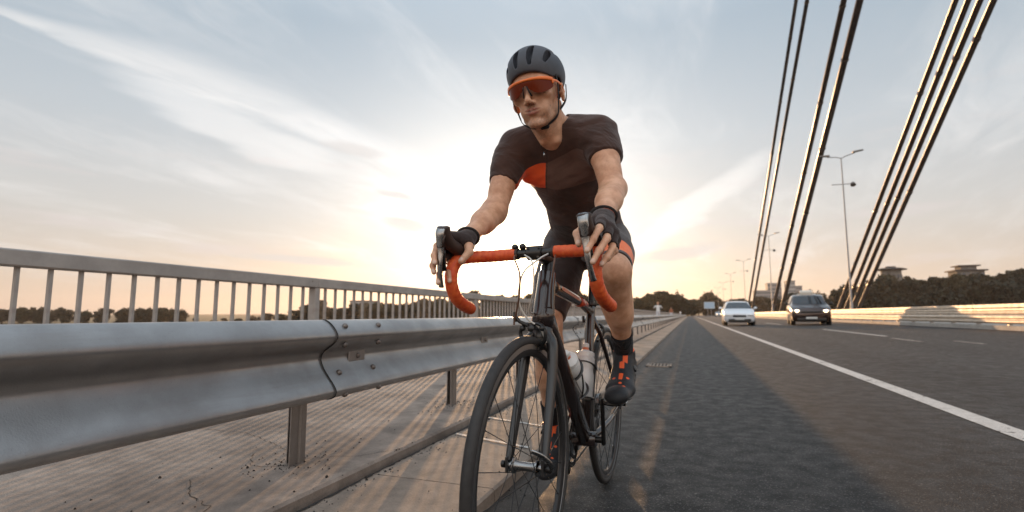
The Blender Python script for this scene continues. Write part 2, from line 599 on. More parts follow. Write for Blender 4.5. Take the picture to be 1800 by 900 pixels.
M = {}
M['asphalt'] = asphalt_material()
M['strip'] = concrete_material('kerb_strip_concrete', (0.21, 0.165, 0.13), (0.34, 0.265, 0.21))
M['walk'] = concrete_material('sidewalk_concrete', (0.165, 0.128, 0.104), (0.35, 0.278, 0.228), 4.0)
M['deck'] = concrete_material('deck_concrete', (0.28, 0.26, 0.24), (0.36, 0.34, 0.31), 9.0)
def paint_material():
    m = bpy.data.materials.new('road_paint')
    m.use_nodes = True
    t = NT(m.node_tree)
    b = m.node_tree.nodes['Principled BSDF']
    V = t.n('ShaderNodeTexCoord').outputs['Object']
    a = t.n('ShaderNodeTexNoise', i_Vector=V, i_Scale=11.0, i_Detail=9.0, i_Roughness=0.7)
    g = t.n('ShaderNodeTexVoronoi', i_Vector=V, i_Scale=150.0)
    l = t.n('ShaderNodeTexNoise', i_Vector=V, i_Scale=2.0, i_Detail=5.0)
    c = t.mix(t.rng(a.outputs[0], 0.3, 0.7), (0.52, 0.495, 0.46), (0.76, 0.73, 0.69))
    worn = t.m('ADD', t.m('MULTIPLY', t.rng(g.outputs['Distance'], 0.28, 0.55), 0.45), t.rng(t.m('ADD', a.outputs[0], t.m('MULTIPLY', l.outputs[0], 0.35)), 0.76, 0.84))
    c = t.mix(t.m('MULTIPLY', worn, 0.8, clamp=True), c, (0.07, 0.065, 0.06))
    t.put(b.inputs['Base Color'], c)
    b.inputs['Roughness'].default_value = 0.7
    bp = t.n('ShaderNodeBump', i_Strength=0.6, i_Distance=0.003, i_Height=g.outputs['Distance'])
    t.put(b.inputs['Normal'], bp.outputs[0])
    return m


M['paint'] = paint_material()
M['paint_old'] = material('worn_paint', (0.36, 0.33, 0.30), 0.8, var=0.5, vscale=5)
M['galv'] = galv_material('galvanised_steel', (0.40, 0.39, 0.385), 0.36, 0.75)
M['galv_post'] = galv_material('post_steel', (0.36, 0.33, 0.31), 0.45, 0.85)
M['fence'] = galv_material('fence_paint', (0.40, 0.365, 0.34), 0.5, 0.15)
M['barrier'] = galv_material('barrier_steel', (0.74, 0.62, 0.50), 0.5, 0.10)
M['dark'] = material('dark_gap', (0.02, 0.018, 0.016), 0.9)
M['bolt'] = galv_material('bolt_steel', (0.24, 0.21, 0.19), 0.5, 0.7)
M['grit_strip'] = material('debris_and_strip', (0.026, 0.021, 0.018), 0.95, var=0.5, vscale=60)

# ------------------------------------------------------------------ the ground, river and bridge deck
DECK_A, DECK_B = -70.0, 190.0
KX = -0.745          # kerb face between asphalt and concrete strip


def road_z(x):
    return 0.0206 * max(0.0, min(x, 24.0) + 0.2)


mb = MB()
ys = [-70, -20, -5, 0, 5, 15, 40, 90, 190, 300, 420]
for a, b in zip(ys[:-1], ys[1:]):
    mb.add([(KX - 0.03, a, 0), (-.2, a, 0), (24, a, road_z(24)), (24, b, road_z(24)), (-.2, b, 0), (KX - 0.03, b, 0)], [(0, 1, 4, 5), (1, 2, 3, 4)])
tag(mb.build('road', M['asphalt']), kind='structure')

# concrete strip beside the road and the sidewalk, both raised
STRIP_Z, WALK_Z = 0.052, 0.085
mb = MB()
y = -70.0
k = 0
rs = random.Random(5)
while y < 190:
    L = 4.0 if y < 60 else 16.0
    mb.prism([(KX, -0.2), (KX - 0.004, STRIP_Z - 0.008), (KX - 0.014, STRIP_Z), (-1.300, STRIP_Z + 0.004), (-1.300, -0.2)], y + 0.004, y + L - 0.004)
    y += L
tag(mb.build('kerb_strip', M['strip']), kind='structure')
mb = MB()
mb.box((-1.325, 60, -0.075), (0.07, 260, 0.16))
tag(mb.build('gutter_joint', M['dark']), kind='structure')

# sidewalk slab with cracks cut into it near the posts
def crack_path(pts, amp=0.012, step=0.03, seed=1):
    r_ = random.Random(seed)
    out = []
    for (x0, y0), (x1, y1) in zip(pts[:-1], pts[1:]):
        n_ = max(2, int(math.hypot(x1 - x0, y1 - y0) / step))
        for i in range(n_):
            t_ = i / n_
            out.append((x0 + (x1 - x0) * t_ + r_.uniform(-amp, amp), y0 + (y1 - y0) * t_ + r_.uniform(-amp, amp)))
    out.append(pts[-1])
    return out


mb = MB()
mb.prism([(-1.346, -0.3), (-1.342, WALK_Z - 0.010), (-1.354, WALK_Z), (-3.95, WALK_Z + 0.03), (-3.95, -0.3)], -70, 190)
walk = tag(mb.build('sidewalk', M['walk']), kind='structure')


def walk_z(x):
    return WALK_Z + 0.03 * (-1.334 - x) / (3.95 - 1.334)


mb = MB()
for sd, (pts, wd) in enumerate([
        ([(-1.33, 2.33), (-1.45, 2.12), (-1.62, 2.03)], 0.007),
        ([(-1.60, 1.90), (-1.78, 1.82), (-1.92, 1.98)], 0.006),
        ([(-1.35, 1.20), (-1.48, 1.30), (-1.55, 1.42), (-1.70, 1.46), (-1.86, 1.60)], 0.008),
        ([(-1.33, 3.85), (-1.48, 3.70), (-1.66, 3.60), (-1.9, 3.52)], 0.007),
        ([(-1.75, 2.05), (-1.98, 2.16), (-2.3, 2.3), (-2.8, 2.25), (-3.5, 2.4)], 0.006),
        ([(-1.7, 3.66), (-2.1, 3.9), (-2.8, 3.95)], 0.006),
        ([(-1.33, 5.6), (-1.6, 5.36), (-1.9, 5.2)], 0.008)]):
    P = crack_path(pts, 0.009, 0.022, sd)
    vs = []
    for i, (x, y) in enumerate(P):
        q = P[min(i + 1, len(P) - 1)]
        p = P[max(i - 1, 0)]
        t_ = nrm((q[0] - p[0], q[1] - p[1]))
        w_ = wd * 0.33 * (0.3 + 0.8 * random.Random(i + sd * 99).random())
        for s_ in (-1, 1):
            vs.append((x - t_[1] * w_ * s_, y + t_[0] * w_ * s_, walk_z(x) + 0.002))
    mb.add(vs, [(2 * i, 2 * i + 1, 2 * i + 3, 2 * i + 2) for i in range(len(P) - 1)])
o = mb.build('crack', M['dark'])
o.parent = walk
o['kind'] = 'stuff'

# near-black strip along the joint, with a ragged edge
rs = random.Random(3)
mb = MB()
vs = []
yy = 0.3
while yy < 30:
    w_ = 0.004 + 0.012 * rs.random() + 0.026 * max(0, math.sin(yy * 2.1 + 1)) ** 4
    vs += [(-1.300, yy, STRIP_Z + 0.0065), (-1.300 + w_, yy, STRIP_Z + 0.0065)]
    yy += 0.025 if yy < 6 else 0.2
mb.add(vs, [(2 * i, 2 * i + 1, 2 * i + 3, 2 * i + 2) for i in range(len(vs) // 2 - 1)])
tag(mb.build('joint_strip', M['grit_strip']), kind='stuff')

# grit and small stones on the strip and the sidewalk
rs = random.Random(11)
mb = MB()
for i in range(2300):
    if i < 1500:                      # along the gutter joint
        y_ = rs.uniform(0.6, 7.5)
        x_ = -1.315 + rs.gauss(0, 0.016) if rs.random() < 0.6 else -1.30 + abs(rs.gauss(0, 0.05))
    elif i < 1640:
        y_ = rs.uniform(0.6, 8.0)
        x_ = rs.uniform(-2.2, -1.34)
    elif i < 1760:
        y_ = rs.uniform(0.8, 8.0)
        x_ = rs.uniform(-1.28, -0.8)
    elif i < 2060:                   # round the post feet
        py = rs.choice([1.93, 3.53, 5.13, 6.73])
        y_, x_ = py + rs.gauss(0, 0.12), -1.66 + rs.gauss(0, 0.09)
    else:
        y_ = rs.uniform(0.8, 9)
        x_ = KX + abs(rs.gauss(0, 0.05))
    s_ = rs.uniform(0.002, 0.0055) * (1.9 if rs.random() < 0.06 else 1)
    z_ = walk_z(x_) if x_ < -1.33 else (STRIP_Z + 0.002 if x_ < KX else 0.0)
    if -1.342 < x_ < -1.30:
        z_ = 0.006
    pts = [(x_ + s_ * rs.uniform(.7, 1.3) * a, y_ + s_ * rs.uniform(.7, 1.3) * b, z_ + s_ * c) for a, b, c in
           ((1, 0, .3), (0, 1, .3), (-1, 0, .3), (0, -1, .3), (0, 0, 1.1), (0, 0, -.3))]
    mb.add(pts, [(0, 1, 4), (1, 2, 4), (2, 3, 4), (3, 0, 4), (1, 0, 5), (2, 1, 5), (3, 2, 5), (0, 3, 5)])
tag(mb.build('loose_grit', M['grit_strip']), kind='stuff')

# road markings
mb = MB()
x0, x1 = 1.70, 1.845
for a, b in zip(ys[:-1], ys[1:]):
    if b <= 300:
        mb.add([(x0, a, road_z(x0) + .004), (x1, a, road_z(x1) + .004), (x1, b, road_z(x1) + .004), (x0, b, road_z(x0) + .004)], [(0, 1, 2, 3)])
tag(mb.build('edge_line', M['paint']), kind='structure')
mb = MB()
for k in range(0, 10):
    a = 17.7 + 18.0 * k
    mb.add([(5.20, a, road_z(5.2) + .004), (5.34, a, road_z(5.34) + .004), (5.34, a + 7.5, road_z(5.34) + .004), (5.20, a + 7.5, road_z(5.2) + .004)], [(0, 1, 2, 3)])
tag(mb.build('lane_dash', M['paint']), kind='structure')
mb = MB()
for (xa, ya, yb_) in ((4.97, 14.5, 16.4), (5.70, 13.5, 14.8)):
    mb.add([(xa, ya, road_z(xa) + .004), (xa + .09, ya, road_z(xa) + .006), (xa + .09, yb_, road_z(xa) + .006), (xa, yb_, road_z(xa) + .004)], [(0, 1, 2, 3)])
tag(mb.build('worn_marking', M['paint_old']), kind='structure')
# thin cross lines on the concrete strip (saw joints filled pale)
mb = MB()
for ya in (2.62, 3.12):
    mb.add([(-1.28, ya + .16, STRIP_Z + .007), (-0.80, ya, STRIP_Z + .005), (-0.80, ya + .03, STRIP_Z + .005), (-1.28, ya + .19, STRIP_Z + .007)], [(0, 1, 2, 3)])
tag(mb.build('strip_mark', M['paint']), kind='structure')

# deck body, far side parapet strip
mb = MB()
mb.prism([(-4.0, 0.02), (-4.0, -0.5), (-2.2, -0.9), (0.5, -2.6), (20, -2.6), (24.0, -0.9), (25.3, -0.5), (25.3, 0.15), (24.0, 0.15), (24.0, -0.02), (-4.0, -0.02)], DECK_A, DECK_B)
tag(mb.build('bridge_deck', M['deck']), kind='structure')
mb = MB()
for yy in (-50, 50, 150):
    mb.box((4, yy, -8), (3, 3, 10.8))
    mb.box((17, yy, -8), (3, 3, 10.8))
tag(mb.build('bridge_piers', M['deck']), kind='structure')
# median between the carriageways
mb = MB()
mb.prism([(9.93, 0.12), (9.95, 0.345), (9.98, 0.365), (12.55, 0.38), (12.6, 0.12)], -70, 190)
M['median'] = concrete_material('median_concrete', (0.36, 0.33, 0.30), (0.46, 0.42, 0.38), 3.0)
tag(mb.build('median_kerb', M['median']), kind='structure')


# terrain: river valley, left bank, wooded hill to the right
def ground_z(x, y):
    def ss(a, b, v_):
        t_ = min(1, max(0, (v_ - a) / (b - a)))
        return t_ * t_ * (3 - 2 * t_)
    z = -12 + 7.5 * ss(185, 198, y)
    hill = 17 * ss(35, 130, x - 0.05 * (y - 200)) * ss(190, 300, y)
    z += hill
    z += 1.2 * math.sin(x * 0.021 + 1) * math.sin(y * 0.017) * ss(200, 260, y)
    emb = ss(-18, -8, x) * (1 - ss(28, 42, x)) * ss(184, 191, y)
    z = z * (1 - emb) + emb * (-0.15)
    z += 6.0 * ss(500, 1500, y)
    return z


gx = sorted(set([round(s * (i ** 2.2) * 0.9, 2) for i in range(0, 34) for s in (-1, 1)] + list(range(-30, 60, 6))))
gy = sorted(set([-1500, -700, -300, -100, 0, 100, 160, 180] + list(range(184, 220, 3)) + list(range(220, 420, 15)) + [450, 500, 600, 800, 1100, 1600, 2300, 3200]))
mb = MB()
vs = [(x, y, ground_z(x, y)) for y in gy for x in gx]
n_ = len(gx)
mb.add(vs, [(j * n_ + i, j * n_ + i + 1, (j + 1) * n_ + i + 1, (j + 1) * n_ + i) for j in range(len(gy) - 1) for i in range(n_ - 1)])
M['earth'] = material('bank_grass', (0.075, 0.075, 0.035), 0.95, var=0.5, vscale=0.2, col2=(0.11, 0.085, 0.05))
tag(mb.build('ground', M['earth'], smooth=True), kind='structure')
mb = MB()
mb.sheet([(-2500, -2000, -9.0), (2500, -2000, -9.0), (2500, 193, -9.0), (-2500, 193, -9.0)])
M['water'] = material('river_water', (0.05, 0.06, 0.06), 0.12, bump=0.35, bscale=0.9, bdist=0.1, stretch=(1, 2, 1))
tag(mb.build('river', M['water']), kind='structure')


HAZE = 0.00012
# ------------------------------------------------------------------ guardrail beside the strip
def beam_profile():
    """closed W-beam section (x outwards to the road, z)"""
    c = [(-.078, .707), (-.060, .704), (-.036, .690), (-.012, .664), (-.002, .640), (-.014, .618), (-.042, .597), (-.068, .578),
         (-.079, .556), (-.076, .536), (-.062, .510), (-.040, .482), (-.018, .456), (-.003, .434), (-.001, .420), (-.009, .405), (-.032, .396), (-.062, .394)]
    P = [np.array(p) for p in smoothpath([(a, b) for a, b in c], 3)]
    th = 0.004
    back = []
    for i, p in enumerate(P):
        t_ = nrm(P[min(i + 1, len(P) - 1)] - P[max(i - 1, 0)])
        back.append(p + np.array([t_[1], -t_[0]]) * -th * (-1))
    back = [p + np.array([-(0)]) * 0 for p in back]
    return [tuple(p) for p in P] + [tuple(p) for p in back[::-1]]


RAIL_X = -1.338
gr = thing('guardrail', 'galvanised steel guardrail with bolted wavy beam along the concrete strip, between road and sidewalk', 'guardrail', (RAIL_X, 0, 0))
prof = beam_profile()
# top and bottom lips curl back
beam_mb = MB()
beam_mb.prism(prof, -0.02, 4.80)
beam_me = beam_mb.mesh('beam', M['galv'], 40)
edge = [np.array(p) for p in prof[:len(prof) // 2]]
seam_mb = MB()
seam_mb.tube([(p[0] + 0.0022, 0, p[1]) for p in edge], 0.0022, 5)
seam_me = seam_mb.mesh('lap_shadow', M['dark'], True)  # dark tube draws the shadow line where one beam laps the next


def bolt_mesh(r=0.0125, h=0.008):
    b_ = MB()
    b_.lathe((0, 0, 0), (1, 0, 0), [(-.004, r), (0.0, r), (h * .6, r * .85), (h, r * .45), (h * 1.05, .001)], 12)
    return b_.mesh('bolt', M['bolt'], 50)


bolt_me = bolt_mesh()
j0 = 1.80
for k in range(-1, 40):
    y_ = j0 + 4.8 * k
    o = inst('beam', beam_me, gr, (0.0 if k < 0 else 0.004 * (1 + (k % 2)) - 0.004 + 0.003, y_, 0))
    if k >= 0 and k < 6:
        inst('lap_shadow', seam_me, gr, (0.003 + 0.004 * (k % 2), y_ - 0.021, 0))
    if 0 <= k < 5:
        for yy in (0.055, 0.30):
            for zz, xx, an in ((.682, -.026, -0.75), (.602, -.024, 0.72), (.492, -.048, -.72), (.402, -.016, 1.1)):
                inst('bolt', bolt_me, gr, (xx + 0.007, y_ + yy, zz), (0, an, 0))
post_mb = MB()
# sigma post: web towards the road with a shallow groove, flanges to the back
pp = [(0, -.048), (0, -.014), (-.008, -.008), (-.008, .010), (0, .016), (0, .048), (-.050, .048), (-.050, -.010), (-.046, -.010), (-.046, .043), (-.005, .043), (-.005, .020), (-.013, .013), (-.013, -.011), (-.005, -.018), (-.005, -.048)]
post_mb.prism(pp, -0.02, 0.58, 'z')
post_me = post_mb.mesh('post', M['galv_post'])
sp_mb = MB()
sp_mb.prism([(0, .46), (0, .64), (-.20, .60), (-.20, .50)], -.035, -.030)
sp_mb.prism([(0, .46), (0, .64), (-.20, .60), (-.20, .50)], .030, .035)
sp_mb.box((-.002, 0, .55), (.004, .07, .18))
sp_mb.box((-.202, 0, .55), (.004, .07, .10))
sp_me = sp_mb.mesh('spacer', M['galv_post'])
pl_mb = MB()
pl_mb.bbox((0.004, 0, .548), (.010, .118, .048), .003)
pl_me = pl_mb.mesh('washer_plate', M['galv_post'])
for k in range(-3, 117):
    y_ = 1.922 + 1.585 * k
    inst('post', post_me, gr, (-1.628 - RAIL_X, y_, 0.09), (0, 0, 0))
    inst('spacer', sp_me, gr, (-.082, y_, 0.0))
    if k < 12:
        inst('washer_plate', pl_me, gr, (-.076, y_ + .09 if k == 0 else y_ + .04, 0.0))
        inst('bolt', bolt_me, gr, (-.066, y_ + .095 if k == 0 else y_ + .045, 0.548))

# ------------------------------------------------------------------ pedestrian railing on the outer edge
FX = -3.60
fn = thing('bridge_railing', 'pale grey bridge railing of square balusters under a deep flat handrail, outer edge of sidewalk', 'railing', (FX, 0, WALK_Z + .025))
BAY = 4.157
Y0 = 4.394
ztop = 1.093 - WALK_Z - .025
me_hr = MB().bbox((0, BAY / 2, ztop - .048), (.105, BAY - .004, .096), .008).mesh('handrail', M['fence'])
me_br = MB().box((0, BAY / 2, .11), (.04, BAY - .06, .035)).mesh('bottom_rail', M['fence'])
me_fp = MB().bbox((0, 0, (ztop - .096) / 2), (.085, .075, ztop - .096), .006).mesh('railing_post', M['fence'])
me_bl = MB().box((0, 0, (ztop - .096 + .1275) / 2), (.026, .018, ztop - .096 - .1275)).mesh('baluster', M['fence'])
me_cap = MB().lathe((0.0525, 0, ztop - .035), (1, 0, 0), [(-.002, .006), (.004, .006), (.006, .001)], 8).mesh('rivet', M['bolt'])
nb = 0
rest = MB()
for k in range(-8, 45):
    y_ = Y0 + BAY * k
    inst('handrail', me_hr, fn, (0, y_, 0))
    inst('bottom_rail', me_br, fn, (0, y_, 0))
    inst('railing_post', me_fp, fn, (0, y_, 0))
    if -2 <= k < 4:
        inst('rivet', me_cap, fn, (0, y_ - .1, 0))
    for j in range(1, 25):
        yy = y_ + BAY * j / 25
        if -2 <= k < 10 and nb < 298:
            inst('baluster', me_bl, fn, (0, yy, 0))
            nb += 1
        elif k >= -6:
            rest.box((0, yy, (ztop - .096 + .1275) / 2), (.026, .018, ztop - .096 - .1275))
o = rest.build('baluster', M['fence'], fn)
o['kind'] = 'stuff'

# ------------------------------------------------------------------ steel barrier on the median
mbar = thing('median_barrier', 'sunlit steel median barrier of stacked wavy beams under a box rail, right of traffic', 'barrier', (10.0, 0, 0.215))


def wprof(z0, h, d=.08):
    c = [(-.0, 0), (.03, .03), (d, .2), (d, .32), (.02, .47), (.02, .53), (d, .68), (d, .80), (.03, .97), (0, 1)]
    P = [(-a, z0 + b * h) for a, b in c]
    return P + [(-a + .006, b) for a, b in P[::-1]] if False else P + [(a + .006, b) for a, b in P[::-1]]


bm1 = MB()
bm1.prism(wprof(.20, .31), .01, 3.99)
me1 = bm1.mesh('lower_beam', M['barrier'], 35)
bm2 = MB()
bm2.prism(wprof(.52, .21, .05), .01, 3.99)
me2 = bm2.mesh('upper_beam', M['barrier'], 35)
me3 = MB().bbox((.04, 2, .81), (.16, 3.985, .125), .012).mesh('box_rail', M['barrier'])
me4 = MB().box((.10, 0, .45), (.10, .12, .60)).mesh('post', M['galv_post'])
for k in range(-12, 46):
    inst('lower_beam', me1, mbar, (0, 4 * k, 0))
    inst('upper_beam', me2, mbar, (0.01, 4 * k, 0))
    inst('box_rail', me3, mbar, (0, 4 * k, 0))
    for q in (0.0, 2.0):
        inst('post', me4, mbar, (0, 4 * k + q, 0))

# the same kind of barrier on the far edge of the other carriageway
fb = thing('outer_barrier', 'low steel barrier on the far edge of the opposite carriageway, hidden beyond the median', 'barrier', (23.8, 0, 0.5))
for k in range(-4, 23):
    inst('beam', MB().prism(wprof(.35, .32), .01, 7.99).mesh('beam', M['barrier'], 35) if k == -4 else fb.children[0].data, fb, (0, 8 * k, 0))
    inst('post', me4, fb, (0, 8 * k, -.3))

# ------------------------------------------------------------------ stay cables
M['cable'] = material('cable_sheath', (0.085, 0.062, 0.048), 0.34, metal=0.25, var=0.35, vscale=1.5, spec=0.9)
CX = 11.3
cab = [((116.0, 2.786), (56.3, 32.35), .165, 'thin stay cable farthest along the bridge, left one of the farthest pair'),
       ((108.3, 2.646), (51.8, 29.66), .165, 'thin stay cable second farthest, right one of the farthest pair'),
       ((84.1, 1.218), (41.18, 23.23), .185, 'stay cable left one of the middle pair rising behind the lamp post'),
       ((76.5, 1.172), (37.9, 21.26), .210, 'thick stay cable right one of the middle pair, crossing the tall lamp head'),
       ((48.3, 1.272), (26.13, 14.17), .112, 'leftmost of the four close stay cables nearest to the right frame edge'),
       ((46.2, 1.246), (25.17, 13.59), .112, 'second from left of the four close stay cables at right'),
       ((44.6, 1.226), (24.32, 13.08), .112, 'third from left of the four close stay cables at right'),
       ((42.95, 1.206), (23.45, 12.55), .112, 'rightmost of the four close stay cables at right')]
for (a, b, r_, lb) in cab:
    A = vec(CX, a[0], a[1])
    B = vec(CX, b[0], b[1])
    d_ = (B - A)
    base_z = 0.38
    A0 = A + d_ * ((base_z - A[2]) / d_[2])
    T = A0 + d_ / d_[2] * (46 - base_z)
    t = thing('stay_cable', lb, 'cable', tuple(A0), 0, 'stay cables of the bridge')
    L = T - A0
    m_ = MB()
    dn = nrm(L)
    # two sheathed strands lie close together in each stay
    for s_ in (-.5, .5):
        off = vec(r_ * 0.95 * s_, 0, 0)
        m_.tube([off, L * .5 + off, L + off], r_ * .62, 12)
    m_.build('strand', M['cable'], t, True)
    cl_me = MB().tube([dn * 0, dn * .16], r_ * 1.25, 10).mesh('clamp', M['cable'], 40)
    for q in np.arange(4.5, np.linalg.norm(L), 9.0):
        inst('clamp', cl_me, t, tuple(dn * q))
    m_ = MB()
    m_.tube([dn * 0.0, dn * 1.5], r_ * 1.55, 14)
    m_.bbox((0, 0, 0.05), (.6, .9, .14), .01)
    m_.build('anchor_tube', M['cable'], t, 40)

# the pylon behind the camera that the stays rise to (outside the frame)
mb = MB()
mb.bbox((11.3, -34, 22), (2.2, 4.0, 50), .2)
py = thing('bridge_pylon', 'tall concrete bridge pylon on the median', 'pylon', (0, 0, 0))
mb.build('shaft', M['deck'], py)

# ------------------------------------------------------------------ lamp posts on the median
M['lamp_pole'] = material('lamp_pole_paint', (0.32, 0.30, 0.29), 0.5, metal=0.3)
M['lamp_head'] = material('lamp_head_metal', (0.16, 0.13, 0.11), 0.45, metal=0.3)
M['lamp_glass'] = material('lamp_glass', (0.6, 0.55, 0.5), 0.2)
lb_l = ['tall double-armed lamp post, nearest one, between the stay cables at right',
        'second nearest double-armed lamp post, seen between the two left cable groups',
        'third lamp post along the median, left of the stay cables',
        'fourth lamp post along the median, small in the distance',
        'fifth lamp post, beyond the white car', 'farthest lamp post near the end of the bridge']
for i, (y_, h_) in enumerate(((43.5, 11.9), (81.0, 11.4), (118, 11.4), (155, 11.4), (190, 11.4), (225, 11.4))):
    t = thing('street_lamp', lb_l[i], 'street lamp', (11.0 if i == 0 else 10.9, y_, .36 if y_ < 190 else -.1), 0, 'double-armed lamp posts on the median')
    m_ = MB()
    m_.tube([(0, 0, 0), (0, 0, 1.2), (0, 0, 1.25), (0, 0, h_)], [.10, .09, .07, .04], 10)
    m_.build('pole', M['lamp_pole'], t, 40)
    m_ = MB()
    m_.tube([(-.9, 0, h_ + .12), (-.3, 0, h_ + .06), (0, 0, h_ - .05), (.3, 0, h_ + .10), (.9, 0, h_ + .30)], .035, 6)
    m_.build('arm', M['lamp_pole'], t, 40)
    m_ = MB()
    m_.tube([(-.75, 0, h_ - 2.0), (.55, 0, h_ - 2.0)], .03, 6)
    m_.build('crossbar', M['lamp_pole'], t, 40)
    for s_ in (-1, 1):
        m_ = MB()
        zz = h_ + (.14 if s_ < 0 else .30)
        c = .05 if s_ < 0 else .12
        m_.add([(s_ * .75, -.13, zz), (s_ * .75, .13, zz), (s_ * 1.45, .10, zz + c), (s_ * 1.45, -.10, zz + c),
                (s_ * .75, -.10, zz + .12), (s_ * .75, .10, zz + .12), (s_ * 1.40, .06, zz + c + .09), (s_ * 1.40, -.06, zz + c + .09)],
               [(0, 1, 2, 3), (4, 5, 6, 7), (0, 1, 5, 4), (1, 2, 6, 5), (2, 3, 7, 6), (3, 0, 4, 7)])
        m_.fixn = True
        m_.build('lamp_head', M['lamp_head'], t)
    m_ = MB()
    m_.lathe((.62, -.02, h_ - 1.98), (0, -.5, -.85), [(-.10, .06), (0, .15), (.16, .19), (.19, .17)], 10)
    m_.build('floodlight', M['lamp_head'], t, 40)


# ------------------------------------------------------------------ trees
M['bark'] = material('bark', (0.09, 0.065, 0.045), 0.95, var=0.4, vscale=6)
M['leafA'] = leaf_material('foliage_dark', (0.011, 0.016, 0.011), (0.026, 0.032, 0.020))
M['leafB'] = leaf_material('foliage_olive', (0.030, 0.034, 0.018), (0.062, 0.058, 0.032))
M['leafC'] = leaf_material('foliage_brownish', (0.090, 0.070, 0.046), (0.165, 0.128, 0.085))


def crown_mesh(seed, shape='round', h=9.0, w=8.0, n=2300, leaf=.42, mat=None):
    g = np.random.default_rng(seed)
    blobs = []
    if shape == 'round':
        for i in range(15):
            a, rr = g.uniform(0, 6.28), g.uniform(0, .36) * w
            zz = g.uniform(.10, .88) * h
            k = math.sin(math.pi * min(.95, max(.12, zz / h * .85 + .12)))
            s_ = g.uniform(.15, .25) * w
            blobs.append((rr * k * math.cos(a), rr * k * math.sin(a), zz, s_, s_ * g.uniform(.6, .9)))
        blobs.append((0, 0, h * .5, w * .26, h * .30))
    elif shape == 'column':
        for i in range(12):
            zz = (i + .5) / 12 * h
            k = (1 - abs(zz / h - .4) * 1.25)
            s_ = w * .5 * max(.18, k) * g.uniform(.8, 1.15)
            blobs.append((g.uniform(-.1, .1) * w, g.uniform(-.1, .1) * w, zz, s_, h * .08))
    else:
        for i in range(12):
            a, rr = g.uniform(0, 6.28), g.uniform(0, .38) * w
            s_ = g.uniform(.16, .28) * w
            blobs.append((rr * math.cos(a), rr * math.sin(a), g.uniform(.2, .7) * h, s_, s_ * .7))
    B = np.array(blobs)
    wt_ = B[:, 3] ** 2
    idx = g.choice(len(B), n, p=wt_ / wt_.sum())
    d = g.normal(size=(n, 3))
    d /= np.linalg.norm(d, axis=1)[:, None]
    rad = np.power(g.uniform(0, 1, n), .22) * g.uniform(.82, 1.12, n)
    c = B[idx, :3] + d * rad[:, None] * np.stack([B[idx, 3], B[idx, 3], B[idx, 4]], 1)
    nn = d * .6 + g.normal(size=(n, 3)) * .55 + np.array([0, 0, .3])
    nn /= np.linalg.norm(nn, axis=1)[:, None]
    a = np.cross(nn, g.normal(size=(n, 3)))
    a /= np.linalg.norm(a, axis=1)[:, None]
    b = np.cross(nn, a)
    s_ = leaf * g.uniform(.5, 1.25, n)[:, None]
    P = np.stack([c + a * s_, c + b * s_ * .62, c - a * s_ * .9, c - b * s_ * .7 + nn * s_ * .2], 1).reshape(-1, 3)
    return P, np.arange(4 * n).reshape(-1, 4)


def np_mesh(name, P, Q, mat):
    me = bpy.data.meshes.new(name)
    me.vertices.add(len(P))
    me.vertices.foreach_set('co', np.asarray(P, np.float32).ravel())
    me.loops.add(Q.size)
    me.loops.foreach_set('vertex_index', np.asarray(Q, np.int32).ravel())
    me.polygons.add(len(Q))
    me.polygons.foreach_set('loop_start', np.arange(0, Q.size, Q.shape[1], dtype=np.int32))
    me.update(calc_edges=True)
    me.materials.append(mat)
    return me


def tree_proto(seed, shape, H, W, mat, leaf=.42, n=2300, trunk=.28):
    P, Q = crown_mesh(seed, shape, H * (1 - trunk * .12), W, n, leaf)
    P[:, 2] += H * trunk * .12
    cm = np_mesh('crown', P, Q, M[mat])
    g = random.Random(seed)
    m_ = MB()
    m_.tube([(0, 0, -1), (.05, 0, H * .25), (-.05, .06, H * .55), (0, 0, H * .8)], [.028 * H, .022 * H, .013 * H, .004 * H], 7)
    for i in range(6):
        a = g.uniform(0, 6.28)
        z0 = H * g.uniform(.25, .55)
        m_.tube([(0, 0, z0), (math.cos(a) * W * .18, math.sin(a) * W * .18, z0 + H * .1), (math.cos(a) * W * .34, math.sin(a) * W * .34, z0 + H * .22)],
                [.011 * H, .007 * H, .002 * H], 5)
    return cm, m_.mesh('trunk', M['bark'], True)


protos = {
    'round1': tree_proto(1, 'round', 13, 10, 'leafA', .55, 3000),
    'round2': tree_proto(2, 'round', 12, 11, 'leafB', .55, 3000),
    'round3': tree_proto(3, 'round', 14, 9, 'leafA', .5, 2800),
    'warm': tree_proto(4, 'round', 11, 9, 'leafC', .5, 2600),
    'column': tree_proto(5, 'column', 16, 4.2, 'leafA', .42, 1800, .15),
    'bush': tree_proto(6, 'bush', 6, 8, 'leafC', .42, 1900, .1),
}
names_t = {'round1': 'deciduous_tree', 'round2': 'deciduous_tree', 'round3': 'deciduous_tree', 'warm': 'deciduous_tree', 'column': 'poplar_tree', 'bush': 'large_bush'}


PROFILE = [(-60, 540), (15, 541), (60, 537), (100, 536), (140, 545), (185, 537), (240, 538), (325, 540), (335, 557), (400, 558), (440, 557), (465, 548), (500, 551), (515, 538), (540, 530), (567, 525),
           (590, 541), (606, 531), (625, 529), (655, 532), (700, 527), (745, 525), (800, 517), (832, 509), (858, 516), (884, 513), (908, 517), (940, 517), (1020, 507), (1060, 512), (1112, 524), (1133, 520), (1155, 513),
           (1170, 510), (1190, 512), (1201, 514), (1212, 523), (1230, 526), (1241, 514), (1251, 512), (1261, 520), (1275, 526), (1300, 520), (1330, 516), (1362, 521), (1385, 522), (1400, 516), (1412, 492), (1428, 508),
           (1445, 511), (1462, 522), (1478, 500), (1485, 484), (1500, 500), (1520, 492), (1545, 486), (1556, 479), (1590, 479), (1606, 485), (1675, 484), (1690, 474), (1722, 474), (1740, 483), (1770, 478), (1800, 467), (1850, 463)]
